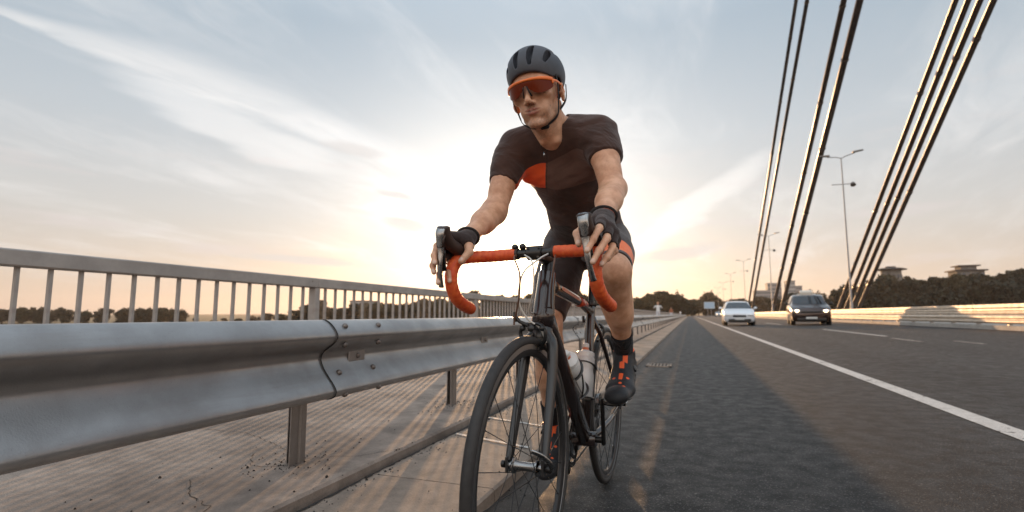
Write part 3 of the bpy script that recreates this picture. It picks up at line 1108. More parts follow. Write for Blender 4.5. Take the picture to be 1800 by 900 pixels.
TREE_H = {'round1': 13, 'round2': 12, 'round3': 14, 'warm': 11, 'column': 16, 'bush': 6}


def hz(py_, px, y):
    """height that shows at picture row py_ for something at picture column px and distance y"""
    a = math.atan((px - 900) / (F_PX / math.cos(PITCH))) - YAW
    zc = y / math.cos(a) * math.cos(a + YAW)
    t_ = (553 - py_) / F_PX
    return CAM_H + zc * t_ * (1 + math.tan(PITCH) ** 2) / (1 + t_ * math.tan(PITCH)) * math.cos(PITCH) ** 2


def tree(kind, x, y, s, label, group, rz=None, sz=None, px=None):
    if px is not None and kind != 'bush':
        top = hz(np.interp(px, [q[0] for q in PROFILE], [q[1] for q in PROFILE]), px, y)
        sz = max(.25, (top + .3 - ground_z(x, y)) / TREE_H[kind] * (.90 + .16 * random.random()))
        s = min(max(s, sz * .8), sz * 1.5)
    cm, tm = protos[kind]
    t = thing(names_t[kind], label, 'bush' if kind == 'bush' else 'tree', (x, y, ground_z(x, y) - .3), random.uniform(0, 6.28) if rz is None else rz, group)
    t.scale = (s, s, sz or s)
    inst('crown', cm, t)
    inst('trunk', tm, t)
    return t


def px_x(px, z):
    """x offset along the river bank y=z for a picture column"""
    a = math.atan((px - 900) / (F_PX / math.cos(PITCH))) - YAW
    return math.tan(a) * z


random.seed(7)
# (picture column, distance y, kind, scale, label)
left_trees = [
    (5, 196, 'round1', .98, 'broad dark tree on the far bank, beyond the first balusters at far left'),
    (40, 198, 'round2', .92, 'dark olive tree on the far bank, second from the left frame edge'),
    (75, 195, 'round3', 1.0, 'dark tree on far bank between the second and third balusters from left'),
    (110, 197, 'round1', .94, 'rounded dark tree on far bank, behind the third baluster from left'),
    (150, 196, 'round2', .80, 'lower olive tree on far bank, behind the fourth baluster'),
    (185, 197, 'round1', .92, 'dark tree on far bank behind the fifth baluster from left'),
    (215, 195, 'round3', .90, 'dark tree on far bank before the gap in the treeline'),
    (250, 196, 'round1', .95, 'wide dark tree on far bank, left of the treeline gap'),
    (285, 197, 'round2', 1.0, 'tall olive tree on far bank beside the treeline gap'),
    (315, 198, 'round3', .86, 'last dark tree before the gap in the left treeline'),
]
low = [(345, .30), (375, .34), (395, .62), (420, .50), (447, .62), (470, .86), (492, .60), (510, .72)]
for i, (px, s_) in enumerate(low):
    left_trees.append((px, 206 + 3 * (i % 3), ['round2', 'bush', 'warm'][i % 3], s_ * (1.6 if i % 3 == 1 else 1.0),
                       'small hazy tree on far bank in the low gap, number %s from the gap edge' % ['one', 'two', 'three', 'four', 'five', 'six', 'seven', 'eight'][i]))
mid_l = ['with an open crown just left of the thick railing post', 'directly left of the thick railing post', 'directly right of the thick railing post',
         'behind the first baluster right of the thick post', 'with a ragged top above the guardrail joint', 'above the first pair of rail bolts', 'left of the pale house',
         'right of the pale house', 'between pale house and handlebar drop', 'above the second pair of bolts', 'left of the orange handlebar drop']
for i, px in enumerate((524, 541, 566, 590, 606, 622, 640, 664, 690, 716, 745)):
    left_trees.append((px, 199 + 4 * (i % 2), ['round3', 'round1', 'warm', 'round2'][i % 4], [1.0, 1.12, 1.05, .85, .98, 1.0, .9, .95, 1.0, .94, 1.0][i],
                       'tree on far bank %s' % mid_l[i]))
bk_l = ['just left of the orange bar drop', 'behind the orange bar drop', 'glowing tree top right of the orange bar drop', 'sunlit tree left of the sun', 'wide backlit tree under the sun glare',
        'backlit tree right of the sun glare', 'behind the brake cable', 'behind the head tube of the bicycle', 'behind the riders thigh', 'between seatpost and riders knee', 'right of the seatpost', 'behind the riders raised knee', 'behind the riders calf']
for i, px in enumerate((775, 802, 832, 858, 884, 905, 930, 958, 985, 1010, 1032, 1060, 1088)):
    left_trees.append((px, 198 + 5 * (i % 2), ['round2', 'round1', 'warm'][i % 3], [1.0, .9, 1.12, 1.0, 1.16, 1.1, 1.05, 1.0, 1.1, 1.12, 1.1, 1.0, 1.0][i],
                       'tree on far bank, ' + bk_l[i]))
for (px, y_, kind, s_, lb) in left_trees:
    tree(kind, px_x(px, y_), y_, s_, lb, 'trees on the far bank left of the road', px=px)

ahead = [(1112, 225, 'warm', .8), (1122, 222, 'round2', .85), (1133, 224, 'warm', .95), (1144, 220, 'round2', .98), (1155, 226, 'round1', 1.1), (1165, 224, 'round2', 1.18),
         (1176, 228, 'round3', 1.12), (1186, 230, 'round1', 1.1), (1193, 236, 'column', .98), (1201, 240, 'column', .92), (1209, 262, 'round1', 1.02), (1218, 300, 'round2', 1.15),
         (1228, 430, 'round1', 1.5), (1237, 440, 'round3', 1.5), (1241, 330, 'column', 1.45), (1251, 335, 'column', 1.5), (1260, 350, 'column', 1.25), (1272, 450, 'round2', 1.5),
         (1222, 440, 'round3', 1.45), (1246, 445, 'round2', 1.45), (1259, 447, 'round1', 1.5), (1285, 430, 'round1', 1.4), (1298, 380, 'round2', 1.4), (1311, 340, 'round1', 1.3), (1325, 330, 'round3', 1.3)]
ah_l = ['nearest the riders calf, warm backlit crown', 'second right of the riders calf', 'third right of the riders calf, brownish crown', 'behind the pedestrian in white', 'tall, behind the first pedestrian head',
        'tallest broad crown left of the road', 'darker crown right of the tallest one', 'dark crown above the end of the kerb strip', 'narrow pointed poplar at the left of the road end',
        'second narrow poplar left of the road end', 'round tree directly above the vanishing strip', 'round tree above the end of the edge line', 'distant tree closing the road', 'distant dark tree left of the road sign',
        'slim poplar directly behind the road sign', 'slim poplar right of the road sign, tallest of three', 'third slim poplar right of the road sign', 'distant rounded tree beside the fifth lamp post',
        'distant tree in the road gap', 'distant olive tree behind the sign pole', 'distant dark tree right of the sign', 'rounded tree left of the white car roof', 'tree rising above the white car roof',
        'tree left of the farthest cable pair', 'tree behind the farthest cable pair']
for (px, y_, kind, s_), lb in zip(ahead, ah_l):
    tree(kind, px_x(px, y_), y_, s_, lb, 'trees where the bridge meets the bank', px=px)

right = [(1338, 260, 'warm', 1.0), (1352, 280, 'round2', .95), (1366, 270, 'round1', .95), (1380, 275, 'warm', .9), (1396, 250, 'round2', .9), (1412, 240, 'round3', 1.42), (1428, 250, 'round1', .95), (1442, 255, 'column', .95),
         (1456, 250, 'round2', .75), (1470, 262, 'warm', .75), (1484, 245, 'round3', 1.32), (1497, 250, 'round1', .85)]
rg_l = ['brownish tree right of the farthest cable pair', 'olive tree below the grey block', 'dark tree below the tall grey block', 'warm-tinted tree left of the middle cable pair', 'olive tree behind the middle cables',
        'tall dark tree standing above the taxi', 'dark tree right above the taxi roof', 'pointed tree right of the taxi roof', 'low olive tree beyond the taxi', 'low warm tree left of the four cables',
        'tall dark tree behind the foot of the four cables', 'dark tree between the feet of the four cables']
for (px, y_, kind, s_), lb in zip(right, rg_l):
    tree(kind, px_x(px, y_), y_, s_, lb, 'trees right of the road end', px=px)

hill = []
g_ = random.Random(21)
hl = 'dark tree on the wooded hill at right, '
cols = np.linspace(1515, 1840, 22)
pos_words = ['just right of the four cables', 'below the round pavilion, left side', 'under the round pavilion', 'under the right side of the pavilion', 'just right of the pavilion', 'on the ridge beyond the pavilion', 'on the ridge, mid slope',
             'ridge tree in a small dip', 'ridge tree left of the grey villa', 'left below the grey villa', 'under the grey villa', 'right below the grey villa', 'on the ridge right of the villa', 'ridge tree before the rise',
             'at the start of the rising ridge', 'on the rising ridge', 'high on the rising ridge', 'with a spreading top near the right edge', 'near the right frame edge', 'cut by the right frame edge', 'at the extreme right', 'just outside right']
for i, px in enumerate(cols):
    y_ = 262 + g_.uniform(-6, 6)
    tree(['round1', 'round3', 'round1', 'round2'][i % 4], px_x(px, y_), y_, 0.86 + .16 * g_.random() + (.28 if px > 1770 else 0) - (.12 if px < 1540 else 0), hl + pos_words[i], 'trees on the wooded hill', px=px)
    hill.append(px)
fr_l = ['pale brownish bush in front of the wooded hill, left one', 'pale bush second from the left before the hill', 'slim light conifer-shaped bush before the dark hill', 'broad warm-lit bush before the hill, centre',
        'large rounded warm bush under the villa', 'warm bush right of the large rounded one', 'low bush near the right frame edge', 'last low bush at the right frame edge']
for i, (px, y_, k_, s_) in enumerate(((1535, 215, 'bush', 1.0), (1565, 216, 'bush', .9), (1596, 214, 'column', .62), (1640, 213, 'bush', 1.3), (1700, 212, 'bush', 1.6), (1738, 214, 'bush', 1.45), (1775, 216, 'bush', 1.0), (1805, 216, 'bush', 1.1))):
    tree(k_, px_x(px, y_), y_, s_, fr_l[i], 'lighter bushes before the hill')

# woodland mass behind the single trees: reads as one mass
rs = np.random.default_rng(4)
PP, QQ, nv = [], [], 0
def scatter_wood(xs, ys_, scale):
    global nv
    for x, y, s_ in zip(xs, ys_, scale):
        if y > 200:
            a_ = math.atan2(x, y)
            px_ = 900 + math.tan(a_ + YAW) * F_PX / math.cos(PITCH)
            if -100 < px_ < 1900:
                room = hz(np.interp(px_, [q[0] for q in PROFILE], [q[1] for q in PROFILE]) + 1.5, px_, y) - ground_z(x, y) - 1.0
                if room < 3:
                    continue
                s_ = min(s_ * 1.2, room / 11.6)
        P, Q = crown_mesh(int(rs.integers(1e6)), 'round', 11, 10, 420, .95)
        P = P * s_ + np.array([x, y, ground_z(x, y) + 1.0])
        PP.append(P)
        QQ.append(Q + nv)
        nv += len(P)
n_ = 170
xr = rs.uniform(30, 420, n_)
yr = rs.uniform(225, 420, n_)
keep = ~((xr < 60) & (yr < 330))
scatter_wood(xr[keep], yr[keep], rs.uniform(.8, 1.15, n_)[keep])
xl = np.concatenate([rs.uniform(-640, -470, 20), rs.uniform(-150, -20, 60)])
yl = rs.uniform(215, 300, 80)
scatter_wood(xl, yl, rs.uniform(.7, .95, 80))
for q in range(70):
    y_ = rs.uniform(222, 300)
    x_ = rs.uniform(px_x(1515, y_), px_x(1860, y_))
    scatter_wood([x_], [y_], [rs.uniform(.6, .85)])
for q in range(60):
    y_ = rs.uniform(205, 240)
    scatter_wood([rs.uniform(px_x(-60, y_), px_x(330, y_))], [y_], [rs.uniform(.5, .85)])
for q in range(50):
    y_ = rs.uniform(205, 240)
    scatter_wood([rs.uniform(px_x(520, y_), px_x(1110, y_))], [y_], [rs.uniform(.5, .75)])
me = np_mesh('woodland', np.concatenate(PP), np.concatenate(QQ), M['leafA'])
o = bpy.data.objects.new('woodland', me)
col.objects.link(o)
tag(o, kind='stuff')

# ------------------------------------------------------------------ far buildings
M['bld_a'] = material('render_grey', (0.33, 0.31, 0.30), 0.85, var=0.12, vscale=.3)
M['bld_b'] = material('render_pale', (0.42, 0.40, 0.38), 0.85, var=0.1, vscale=.3)
M['bld_c'] = material('weathered_wall', (0.20, 0.185, 0.17), 0.9, var=0.2, vscale=.4)
M['win'] = material('window_glass', (0.10, 0.11, 0.13), 0.15)
M['roofm'] = material('roof_dark', (0.055, 0.045, 0.042), 0.8)


def block(name, label, x, y, z, w_, d_, h_, mat, rows, cols_, extra=None, rz=0.0):
    t = thing(name, label, 'building', (x, y, z), rz)
    m_ = MB()
    m_.box((0, 0, h_ / 2), (w_, d_, h_))
    m_.build('wall', M[mat], t)
    m_ = MB()
    m_.box((0, 0, h_ + .25), (w_ + .5, d_ + .5, .5))
    m_.build('roof', M['roofm'] if mat == 'bld_b' else M['bld_a'], t)
    wm = MB().box((0, 0, 0), (w_ / cols_ * .55, .3, h_ / rows * .5)).mesh('window', M['win'])
    for r_ in range(rows):
        for c_ in range(cols_):
            inst('window', wm, t, ((c_ + .5) / cols_ * w_ - w_ / 2, -d_ / 2 - .1, (r_ + .5) / rows * h_))
    return t


def bld_at(name, label, px0, px1, ptop, y, mat, rows, cols_, zb=-4, rz=0.0):
    xa, xb = px_x(px0, y), px_x(px1, y)
    top = hz(ptop, (px0 + px1) / 2, y)
    return block(name, label, (xa + xb) / 2, y, zb, abs(xb - xa), 12, top - zb - .5, mat, rows, cols_, rz=rz)


bld_at('apartment_block', 'long low grey apartment block left of the middle cable pair', 1327, 1362, 511, 420, 'bld_a', 8, 9)
bld_at('apartment_block', 'grey block with a raised flat top between two cable groups', 1350, 1374, 498, 440, 'bld_a', 10, 6)
bld_at('apartment_block', 'pale grey tower seen just right of the middle cables', 1384, 1398, 494, 430, 'bld_b', 10, 4)
bld_at('apartment_block', 'wide pale grey block left of the tall dark tree', 1392, 1410, 503, 445, 'bld_a', 9, 5)
bld_at('house', 'small pale house among the trees on the far left bank', 627, 652, 529, 235, 'bld_b', 3, 4)
# hilltop pavilion with overhanging round roof
yh = 300
xp = px_x(1572, yh)
zt = hz(469, 1572, yh)
t = thing('hilltop_pavilion', 'round pavilion with dark overhanging roof on the hill, right of the four cables', 'building', (xp, yh, 12))
m_ = MB()
m_.lathe((0, 0, 0), (0, 0, 1), [(0, 4.2), (zt - 12 - 1.6, 4.2)], 20)
m_.build('wall', M['bld_c'], t)
m_ = MB()
m_.lathe((0, 0, zt - 12 - 2.4), (0, 0, 1), [(.7, 4.25), (.95, 6.3), (1.15, 6.6), (1.35, 6.5), (1.9, 4.4), (1.95, 2.2), (2.7, 2.1), (2.8, .01)], 24)
m_.build('roof', M['roofm'], t)
wm = MB().box((0, -4.25, 0), (1.0, .2, 1.5)).mesh('window', M['win'])
for k in range(14):
    inst('window', wm, t, (0, 0, zt - 12 - 4.6), (0, 0, k * 2 * math.pi / 14))
xp = px_x(1705, yh)
zt = hz(469, 1705, yh)
t = thing('hilltop_villa', 'grey hilltop villa with flat tiered roof near the right frame edge', 'building', (xp, yh, 10))
m_ = MB()
m_.box((0, 0, (zt - 10) / 2 - 1.0), (10.5, 9, zt - 10 - 2.0))
m_.box((0, 0, zt - 10 - .9), (6, 6, 2.4))
m_.build('wall', M['bld_c'], t)
m_ = MB()
m_.box((0, 0, zt - 10 - 1.75), (12.5, 11, .6))
m_.box((0, 0, zt - 10 + .5), (8.5, 8, .5))
m_.build('roof', M['roofm'], t)
wm = MB().box((0, 0, 0), (1.3, .2, 1.5)).mesh('window', M['win'])
for k in range(6):
    inst('window', wm, t, (-4.4 + 1.76 * k, -4.55, zt - 10 - 3.6))

# ------------------------------------------------------------------ road sign beyond the bridge end
M['sign'] = material('sign_face', (0.42, 0.56, 0.70), 0.5, var=.08)
M['white'] = material('white_paint', (0.78, 0.77, 0.75), 0.45)
t = thing('road_sign', 'pale blue rectangular road sign on two posts far ahead at the road end', 'sign', (px_x(1247.5, 270), 270, -.1))
m_ = MB()
m_.bbox((0, 0, 5.3), (4.6, .12, 3.0), .05)
m_.build('board', M['sign'], t)
m_ = MB()
for a_ in ((0, 0, 6.82), (0, 0, 3.78)):
    m_.box((0, -.07, a_[2]), (4.7, .04, .12))
for s_ in (-1, 1):
    m_.box((s_ * 2.3, -.07, 5.3), (.12, .04, 2.95))
m_.build('border', M['white'], t)
for s_ in (-.8, .8):
    m_ = MB()
    m_.tube([(s_, .12, 0), (s_, .12, 6.2)], .12, 8)
    m_.build('post', M['lamp_pole'], t)

# ------------------------------------------------------------------ drain grate in the gutter
M['grate'] = material('grate_iron', (0.10, 0.09, 0.085), 0.6, metal=.5)
t = thing('drain_grate', 'cast iron drain grate set in the asphalt beside the kerb strip', 'drain', (-.445, 7.9, .006))
m_ = MB()
for (c, s_) in (((0, .20, 0), (.34, .03, .02)), ((0, -.20, 0), (.34, .03, .02)), ((.155, 0, 0), (.03, .43, .02)), ((-.155, 0, 0), (.03, .43, .02))):
    m_.box(c, s_)
m_.build('frame', M['strip'], t)
bar_me = MB().box((0, 0, 0.001), (.022, .365, .016)).mesh('grate_bar', M['strip'])
for k in range(6):
    inst('grate_bar', bar_me, t, (-.12 + .048 * k, 0, 0))
m_ = MB()
m_.box((0, 0, -.008), (.30, .38, .006))
m_.build('pit', M['dark'], t)


# ------------------------------------------------------------------ cars
M['car_white'] = material('car_paint_white', (0.74, 0.76, 0.79), 0.28, coat=.8)
M['car_dark'] = material('car_paint_dark', (0.040, 0.020, 0.016), 0.22, coat=1.0, metal=.65)
M['car_glass'] = material('car_glass', (0.02, 0.025, 0.03), 0.06, spec=.8)
M['tyre'] = material('tyre_rubber', (0.018, 0.017, 0.016), 0.75, var=.3, vscale=40)
M['rim'] = material('wheel_alloy', (0.42, 0.42, 0.43), 0.3, metal=.9)
M['lampglass'] = material('headlamp_glass', (0.8, 0.8, 0.8), 0.1)
M['lamp_on'] = material('headlamp_lit', (1, .9, .75), 0.2, emit=(1.0, 0.66, 0.34), estr=11.0)
M['plate'] = material('number_plate', (0.62, 0.62, 0.60), 0.5)
M['trim'] = material('black_trim', (0.016, 0.016, 0.017), 0.5)


def car(name, label, loc, rz, paint, stations, HW, lit, taxi=False, van=False, grille_w=.7):
    """stations: (y, z_sill, z_belt, z_top, hw_belt, hw_top); front is y=0 and the car extends to +y"""
    t = thing(name, label, 'car', loc, rz, None)
    S = np.array(stations, float)
    yy = np.unique(np.concatenate([np.linspace(a, b, 4) for a, b in zip(S[:-1, 0], S[1:, 0])]))
    def st(y):
        return [np.interp(y, S[:, 0], S[:, k]) for k in range(1, 6)]
    def ring(y):
        zs, zb, zt, hb, ht = st(y)
        half = [(0, zs), (hb * .70, zs), (hb * .95, zs + .06), (hb, zs + (zb - zs) * .35), (hb * 1.0, zs + (zb - zs) * .72), (hb * .975, zb - .03), (hb * .95, zb)]
        if zt - zb > .02:
            half += [(hb * .95 * .45 + ht * .55, zb + (zt - zb) * .52), (ht + .03, zb + (zt - zb) * .88), (ht - .06, zt - .01), (ht * .5, zt + .012), (0, zt + .02)]
        else:
            half += [(hb * .93, zb + .005), (hb * .85, zb + .02), (hb * .7, zb + .03), (hb * .4, zb + .045), (0, zb + .05)]
        return half
    rings = [ring(y) for y in yy]
    nh = len(rings[0])
    vs, fs = [], []
    for y, rg in zip(yy, rings):
        full = [(x, z) for x, z in rg] + [(-x, z) for x, z in rg[-2:0:-1]]
        vs += [(x, y, z) for x, z in full]
    nf = 2 * nh - 2
    for i in range(len(yy) - 1):
        for k in range(nf):
            fs.append((i * nf + k, i * nf + (k + 1) % nf, (i + 1) * nf + (k + 1) % nf, (i + 1) * nf + k))
    fs.append(tuple(range(nf)))
    fs.append(tuple((len(yy) - 1) * nf + k for k in range(nf)))
    m_ = MB()
    m_.fixn = True
    m_.add(vs, fs)
    m_.build('body', M[paint], t, 50)
    # windscreen: quad strip following the sloping part
    ws = [s for s in stations if s[3] - s[2] > .02]
    yA = stations[stations.index(ws[0]) - 1][0]
    yB = ws[0][0]
    a, b = st(yA + .10 * (yB - yA)), st(yA + .93 * (yB - yA))
    m_ = MB()
    ya, yb_ = yA + .10 * (yB - yA), yA + .93 * (yB - yA)
    off = .035
    def frontpt(y, f_, s_):
        zs, zb, zt, hb, ht = st(y)
        return (s_ * f_ * (ht - .02 if zt - zb > .02 else hb * .8), y - off, zt + .012 if zt - zb > .02 else zb + .03)
    n_s = 8
    g2 = []
    for i in range(5):
        y = ya + (yb_ - ya) * i / 4
        zs, zb, zt, hb, ht = st(y)
        wdt = hb * .86 * (1 - i / 4) + (ht - .07) * (i / 4)
        for k in range(n_s + 1):
            x = -wdt + 2 * wdt * k / n_s
            g2.append((x, y - off - .02 + .10 * (x / wdt) ** 2 * (.5), zt + .030 - .05 * (x / wdt) ** 2 * .3))
    m_.add(g2, [(i * (n_s + 1) + k, i * (n_s + 1) + k + 1, (i + 1) * (n_s + 1) + k + 1, (i + 1) * (n_s + 1) + k) for i in range(4) for k in range(n_s)])
    m_.build('windscreen', M['car_glass'], t, True)
    yr = ws[-1][0]
    cuts = [yB + .05, yB + (yr - yB) * .42, yB + (yr - yB) * .46, yr - .35] if not van else [yB - .05, yB + (yr - yB) * .32, yB + (yr - yB) * .35, yB + (yr - yB) * .66, yB + (yr - yB) * .69, yr - .12]
    for s_ in (-1, 1):
        for i in range(0, len(cuts), 2):
            m_ = MB()
            q = []
            for y in np.linspace(cuts[i], cuts[i + 1], 4):
                zs, zb, zt, hb, ht = st(y)
                x1_, x2_ = hb * .955 + .008, ht + .045
                q += [(s_ * x1_, y, zb + .04), (s_ * (x1_ * .45 + x2_ * .55), y, zb + (zt - zb) * .5), (s_ * x2_, y, zb + (zt - zb) * .84)]
            m_.add(q, [(3 * j + e, 3 * j + e + 1, 3 * j + e + 4, 3 * j + e + 3) for j in range(3) for e in range(2)])
            m_.build('side_window', M['car_glass'], t)
    zs, zb, zt, hb, ht = st(0.12)
    for s_ in (-1, 1):
        m_ = MB()
        m_.ell((s_ * (hb - .20), .06, zb - .10), (.20, .14, .085), 14, 8, [[1, 0, 0], [0, 1, 0], [0, 0, 1]])
        m_.build('headlight', M['lampglass'], t, True)
        if lit:
            m_ = MB()
            m_.ell((s_ * (hb - .22), -.06, zb - .10), (.085, .04, .065), 12, 8)
            m_.build('bulb', M['lamp_on'], t, True)
    m_ = MB()
    m_.bbox((0, -.02, zb - .16), (grille_w, .06, .11), .02)
    m_.build('grille', M['trim'], t)
    m_ = MB()
    m_.bbox((0, -.03, zs + .13), (hb * 1.5, .07, .16), .03)
    m_.build('air_intake', M['trim'], t)
    m_ = MB()
    m_.bbox((0, -.075, zs + .21), (.50, .02, .11), .004)
    m_.build('number_plate', M['plate'], t)
    for s_ in (-1, 1):
        m_ = MB()
        yw = yA + .45
        zs2, zb2, zt2, hb2, ht2 = st(yw)
        m_.ell((s_ * (hb2 + .10), yw, zb2 + .10), (.10, .06, .075), 10, 6)
        m_.tube([(s_ * (hb2 - .05), yw, zb2 + .03), (s_ * (hb2 + .08), yw, zb2 + .08)], .02, 6)
        m_.build('wing_mirror', M['trim'] if paint == 'car_dark' else M[paint], t, True)
    Lc = S[-1, 0]
    for yw in (.82, Lc - .82):
        for s_ in (-1, 1):
            m_ = MB()
            x_o = s_ * (HW - .02)
            m_.lathe((x_o - s_ * .22, yw, .32), (s_, 0, 0), [(0, .20), (.0, .30), (.03, .32), (.18, .32), (.22, .30), (.22, .21)], 24)
            wh = m_.build('tyre', M['tyre'], t, 40)
            m_ = MB()
            m_.lathe((x_o - s_ * .02, yw, .32), (s_, 0, 0), [(-.05, .21), (.012, .21), (.012, .18), (-.02, .16), (-.01, .05), (.015, .04), (.015, .001)], 20)
            m_.build('rim', M['rim'], t, 40)
    if taxi:
        m_ = MB()
        yc = (yB + yr) / 2 - .5
        zt_ = max(s[3] for s in stations)
        m_.bbox((0, yc, zt_ + .05), (.9, .10, .04), .01)
        m_.bbox((0, yc, zt_ + .17), (.62, .16, .20), .05)
        m_.build('roof_sign', M['taxi'], t, 40)
    return t


M['taxi'] = material('taxi_sign_plastic', (0.85, 0.80, 0.72), 0.4)
hatch = [(0, .30, .66, .66, .66, .5), (.12, .20, .74, .74, .80, .6), (.45, .18, .86, .86, .86, .6), (1.0, .18, .97, .97, .88, .62), (1.95, .18, .98, 1.44, .88, .60), (2.4, .18, 1.0, 1.50, .88, .62),
         (3.3, .18, 1.02, 1.46, .88, .61), (3.9, .20, 1.04, 1.20, .86, .58), (4.15, .26, 1.0, 1.02, .80, .5), (4.22, .34, .9, .9, .74, .5)]
white_car = car('car', 'white hatchback driving towards the camera, left of the dark taxi', (2.80, 34.2, road_z(2.8)), R(-1.5), 'car_white', hatch, .88, False)
white_car.scale = (1.03, 1.0, 1.0)
van = [(0, .30, .78, .78, .70, .5), (.12, .20, .90, .90, .86, .6), (.5, .18, 1.04, 1.04, .92, .6), (.95, .18, 1.12, 1.12, .94, .64), (1.75, .18, 1.14, 1.68, .94, .70), (2.2, .18, 1.14, 1.78, .94, .72),
       (3.6, .18, 1.16, 1.78, .94, .70), (4.3, .20, 1.14, 1.66, .92, .66), (4.45, .28, 1.08, 1.10, .86, .6), (4.5, .36, .9, .9, .80, .5)]
taxi = car('taxi_minivan', 'dark red-brown taxi minivan with lit headlights and roof sign, beside the median barrier', (6.42, 33.2, road_z(6.4)), R(-6), 'car_dark', van, .94, True, taxi=True, van=True, grille_w=.95)
taxi.scale = (1.1, 1, 1.0)

# warm evening haze over the river and the far banks
hm = bpy.data.materials.new('haze')
hm.use_nodes = True
ht_ = hm.node_tree
ht_.nodes.clear()
hv = ht_.nodes.new('ShaderNodeVolumePrincipled')
hv.inputs['Color'].default_value = (0.90, 0.84, 0.80, 1)
hv.inputs['Density'].default_value = HAZE
hv.inputs['Anisotropy'].default_value = 0.45
ho = ht_.nodes.new('ShaderNodeOutputMaterial')
ht_.links.new(hv.outputs[0], ho.inputs['Volume'])
if HAZE > 0:
    mbh = MB().box((0, 600, 27), (4400, 4800, 80))
    tag(mbh.build('haze', hm), kind='stuff')
far_car = car('car', 'tiny distant car with headlights, right below the road sign', (8.3, 172, road_z(8.3)), 0, 'car_white', hatch, .88, True)


# ------------------------------------------------------------------ the road bicycle
BIKE = (-0.3695, 2.412, 0.0)
BRZ = -0.0441
M['frame'] = material('frame_lacquer', (0.024, 0.014, 0.012), 0.22, coat=0.7, spec=.6)
M['frame_red'] = material('frame_red_stripe', (0.45, 0.055, 0.02), 0.3, coat=.6)
M['carbon'] = material('carbon_fork', (0.022, 0.020, 0.020), 0.34, coat=0.4)
M['alu'] = material('polished_alloy', (0.34, 0.335, 0.33), 0.27, metal=1.0, rvar=.06, vscale=30)
M['alu_dk'] = material('anodised_black', (0.05, 0.048, 0.047), 0.32, metal=.8)
M['braketrack'] = material('brake_track', (0.42, 0.40, 0.39), 0.28, metal=1.0)
M['rim_dk'] = material('rim_black', (0.030, 0.028, 0.028), 0.35, metal=.3)
M['rubber'] = material('tyre_rubber_fine', (0.030, 0.026, 0.024), 0.62, var=.25, vscale=60, bump=.3, bscale=400, bdist=.001)
M['spoke'] = material('spoke_steel', (0.04, 0.04, 0.042), 0.3, metal=.8)
M['tape'] = None
M['hood'] = material('hood_rubber', (0.045, 0.024, 0.018), 0.55, bump=.4, bscale=300, bdist=.001)
M['cablew'] = material('cable_housing_white', (0.72, 0.68, 0.62), 0.35)
M['cableb'] = material('cable_housing_dark', (0.16, 0.08, 0.05), 0.4)
M['saddle'] = material('saddle_black', (0.02, 0.018, 0.017), 0.5)


def tape_material():
    m = bpy.data.materials.new('bar_tape_orange')
    m.use_nodes = True
    t = NT(m.node_tree)
    b = m.node_tree.nodes['Principled BSDF']
    V = t.n('ShaderNodeTexCoord').outputs['Object']
    n_ = t.n('ShaderNodeTexNoise', i_Vector=V, i_Scale=70.0, i_Detail=5.0)
    vo = t.n('ShaderNodeTexVoronoi', i_Vector=V, i_Scale=220.0)
    c = t.mix(t.rng(n_.outputs[0], .35, .7), (0.72, 0.085, 0.020), (0.86, 0.150, 0.035))
    c = t.mix(t.rng(vo.outputs['Distance'], .16, .06), c, (0.35, 0.03, 0.012))
    t.put(b.inputs['Base Color'], c)
    b.inputs['Roughness'].default_value = .55
    bp = t.n('ShaderNodeBump', i_Strength=.4, i_Distance=.001, i_Height=vo.outputs['Distance'])
    t.put(b.inputs['Normal'], bp.outputs[0])
    return m


M['tape'] = tape_material()
bike = thing('road_bicycle', 'black road bicycle with orange bar tape, ridden towards the camera', 'bicycle', BIKE, BRZ)

WB = 1.065
HT_B, HT_T = vec(0, -.920, .700), vec(0, -.872, .852)
SA = nrm(HT_T - HT_B)
STEER = Matrix.Translation(Vector(HT_B)) @ Matrix.Rotation(-0.047, 4, Vector(SA)) @ Matrix.Translation(-Vector(HT_B))
STN = np.array(STEER)


def steer(p):
    p = np.asarray(p, float)
    return STN[:3, :3] @ p + STN[:3, 3]


def fpart(mb_, name, mats, parent=None, smooth=True, steered=False):
    o = mb_.build(name, mats, parent or bike, smooth)
    if steered:
        o.matrix_local = STEER
    return o


BB = vec(0, -.42, .27)
ST = vec(0, -.278, .750)
m_ = MB()
m_.tube([HT_B - SA * .012, HT_B + SA * .03, HT_B + SA * .10, HT_T, HT_T + SA * .004], [.0310, .0325, .0285, .0262, .0235], 20)
m_.tube([vec(0, -.905, .735), vec(0, -.84, .672), vec(0, -.64, .481), vec(0, -.43, .28)], [(.028, .028), (.0265, .029), (.026, .0300), (.026, .031)], 18, up=(1, 0, 0))
m_.tube([vec(0, -.868, .820), vec(0, -.80, .813), vec(0, -.50, .778), ST + vec(0, 0, -.012)], [(.019, .024), (.0185, .021), (.0165, .0175), (.016, .0160)], 16, up=(1, 0, 0))
m_.tube([BB, BB + (ST - BB) * .5, ST, ST + nrm(ST - BB) * .022], [.0205, .0185, .0180, .0188], 16)
m_.lathe(vec(-.044, -.42, .27), (1, 0, 0), [(0, .024), (.0, .027), (.088, .027), (.088, .024)], 20)
for s in (-1, 1):
    m_.tube([vec(s * .012, -.415, .268), vec(s * .036, -.33, .280), vec(s * .052, -.2, .300), vec(s * .064, -.012, .334)], [.013, .013, .010, .0075], 10)
    m_.tube([vec(s * .010, -.285, .715), vec(s * .030, -.235, .640), vec(s * .050, -.10, .460), vec(s * .064, -.004, .345)], [.011, .0095, .0080, .0065], 10)
    m_.box((s * .064, -.004, .336), (.006, .03, .04))
frame_o = fpart(m_, 'frame', M['frame'])
m_ = MB()                                     # red decals proud of the top tube sides
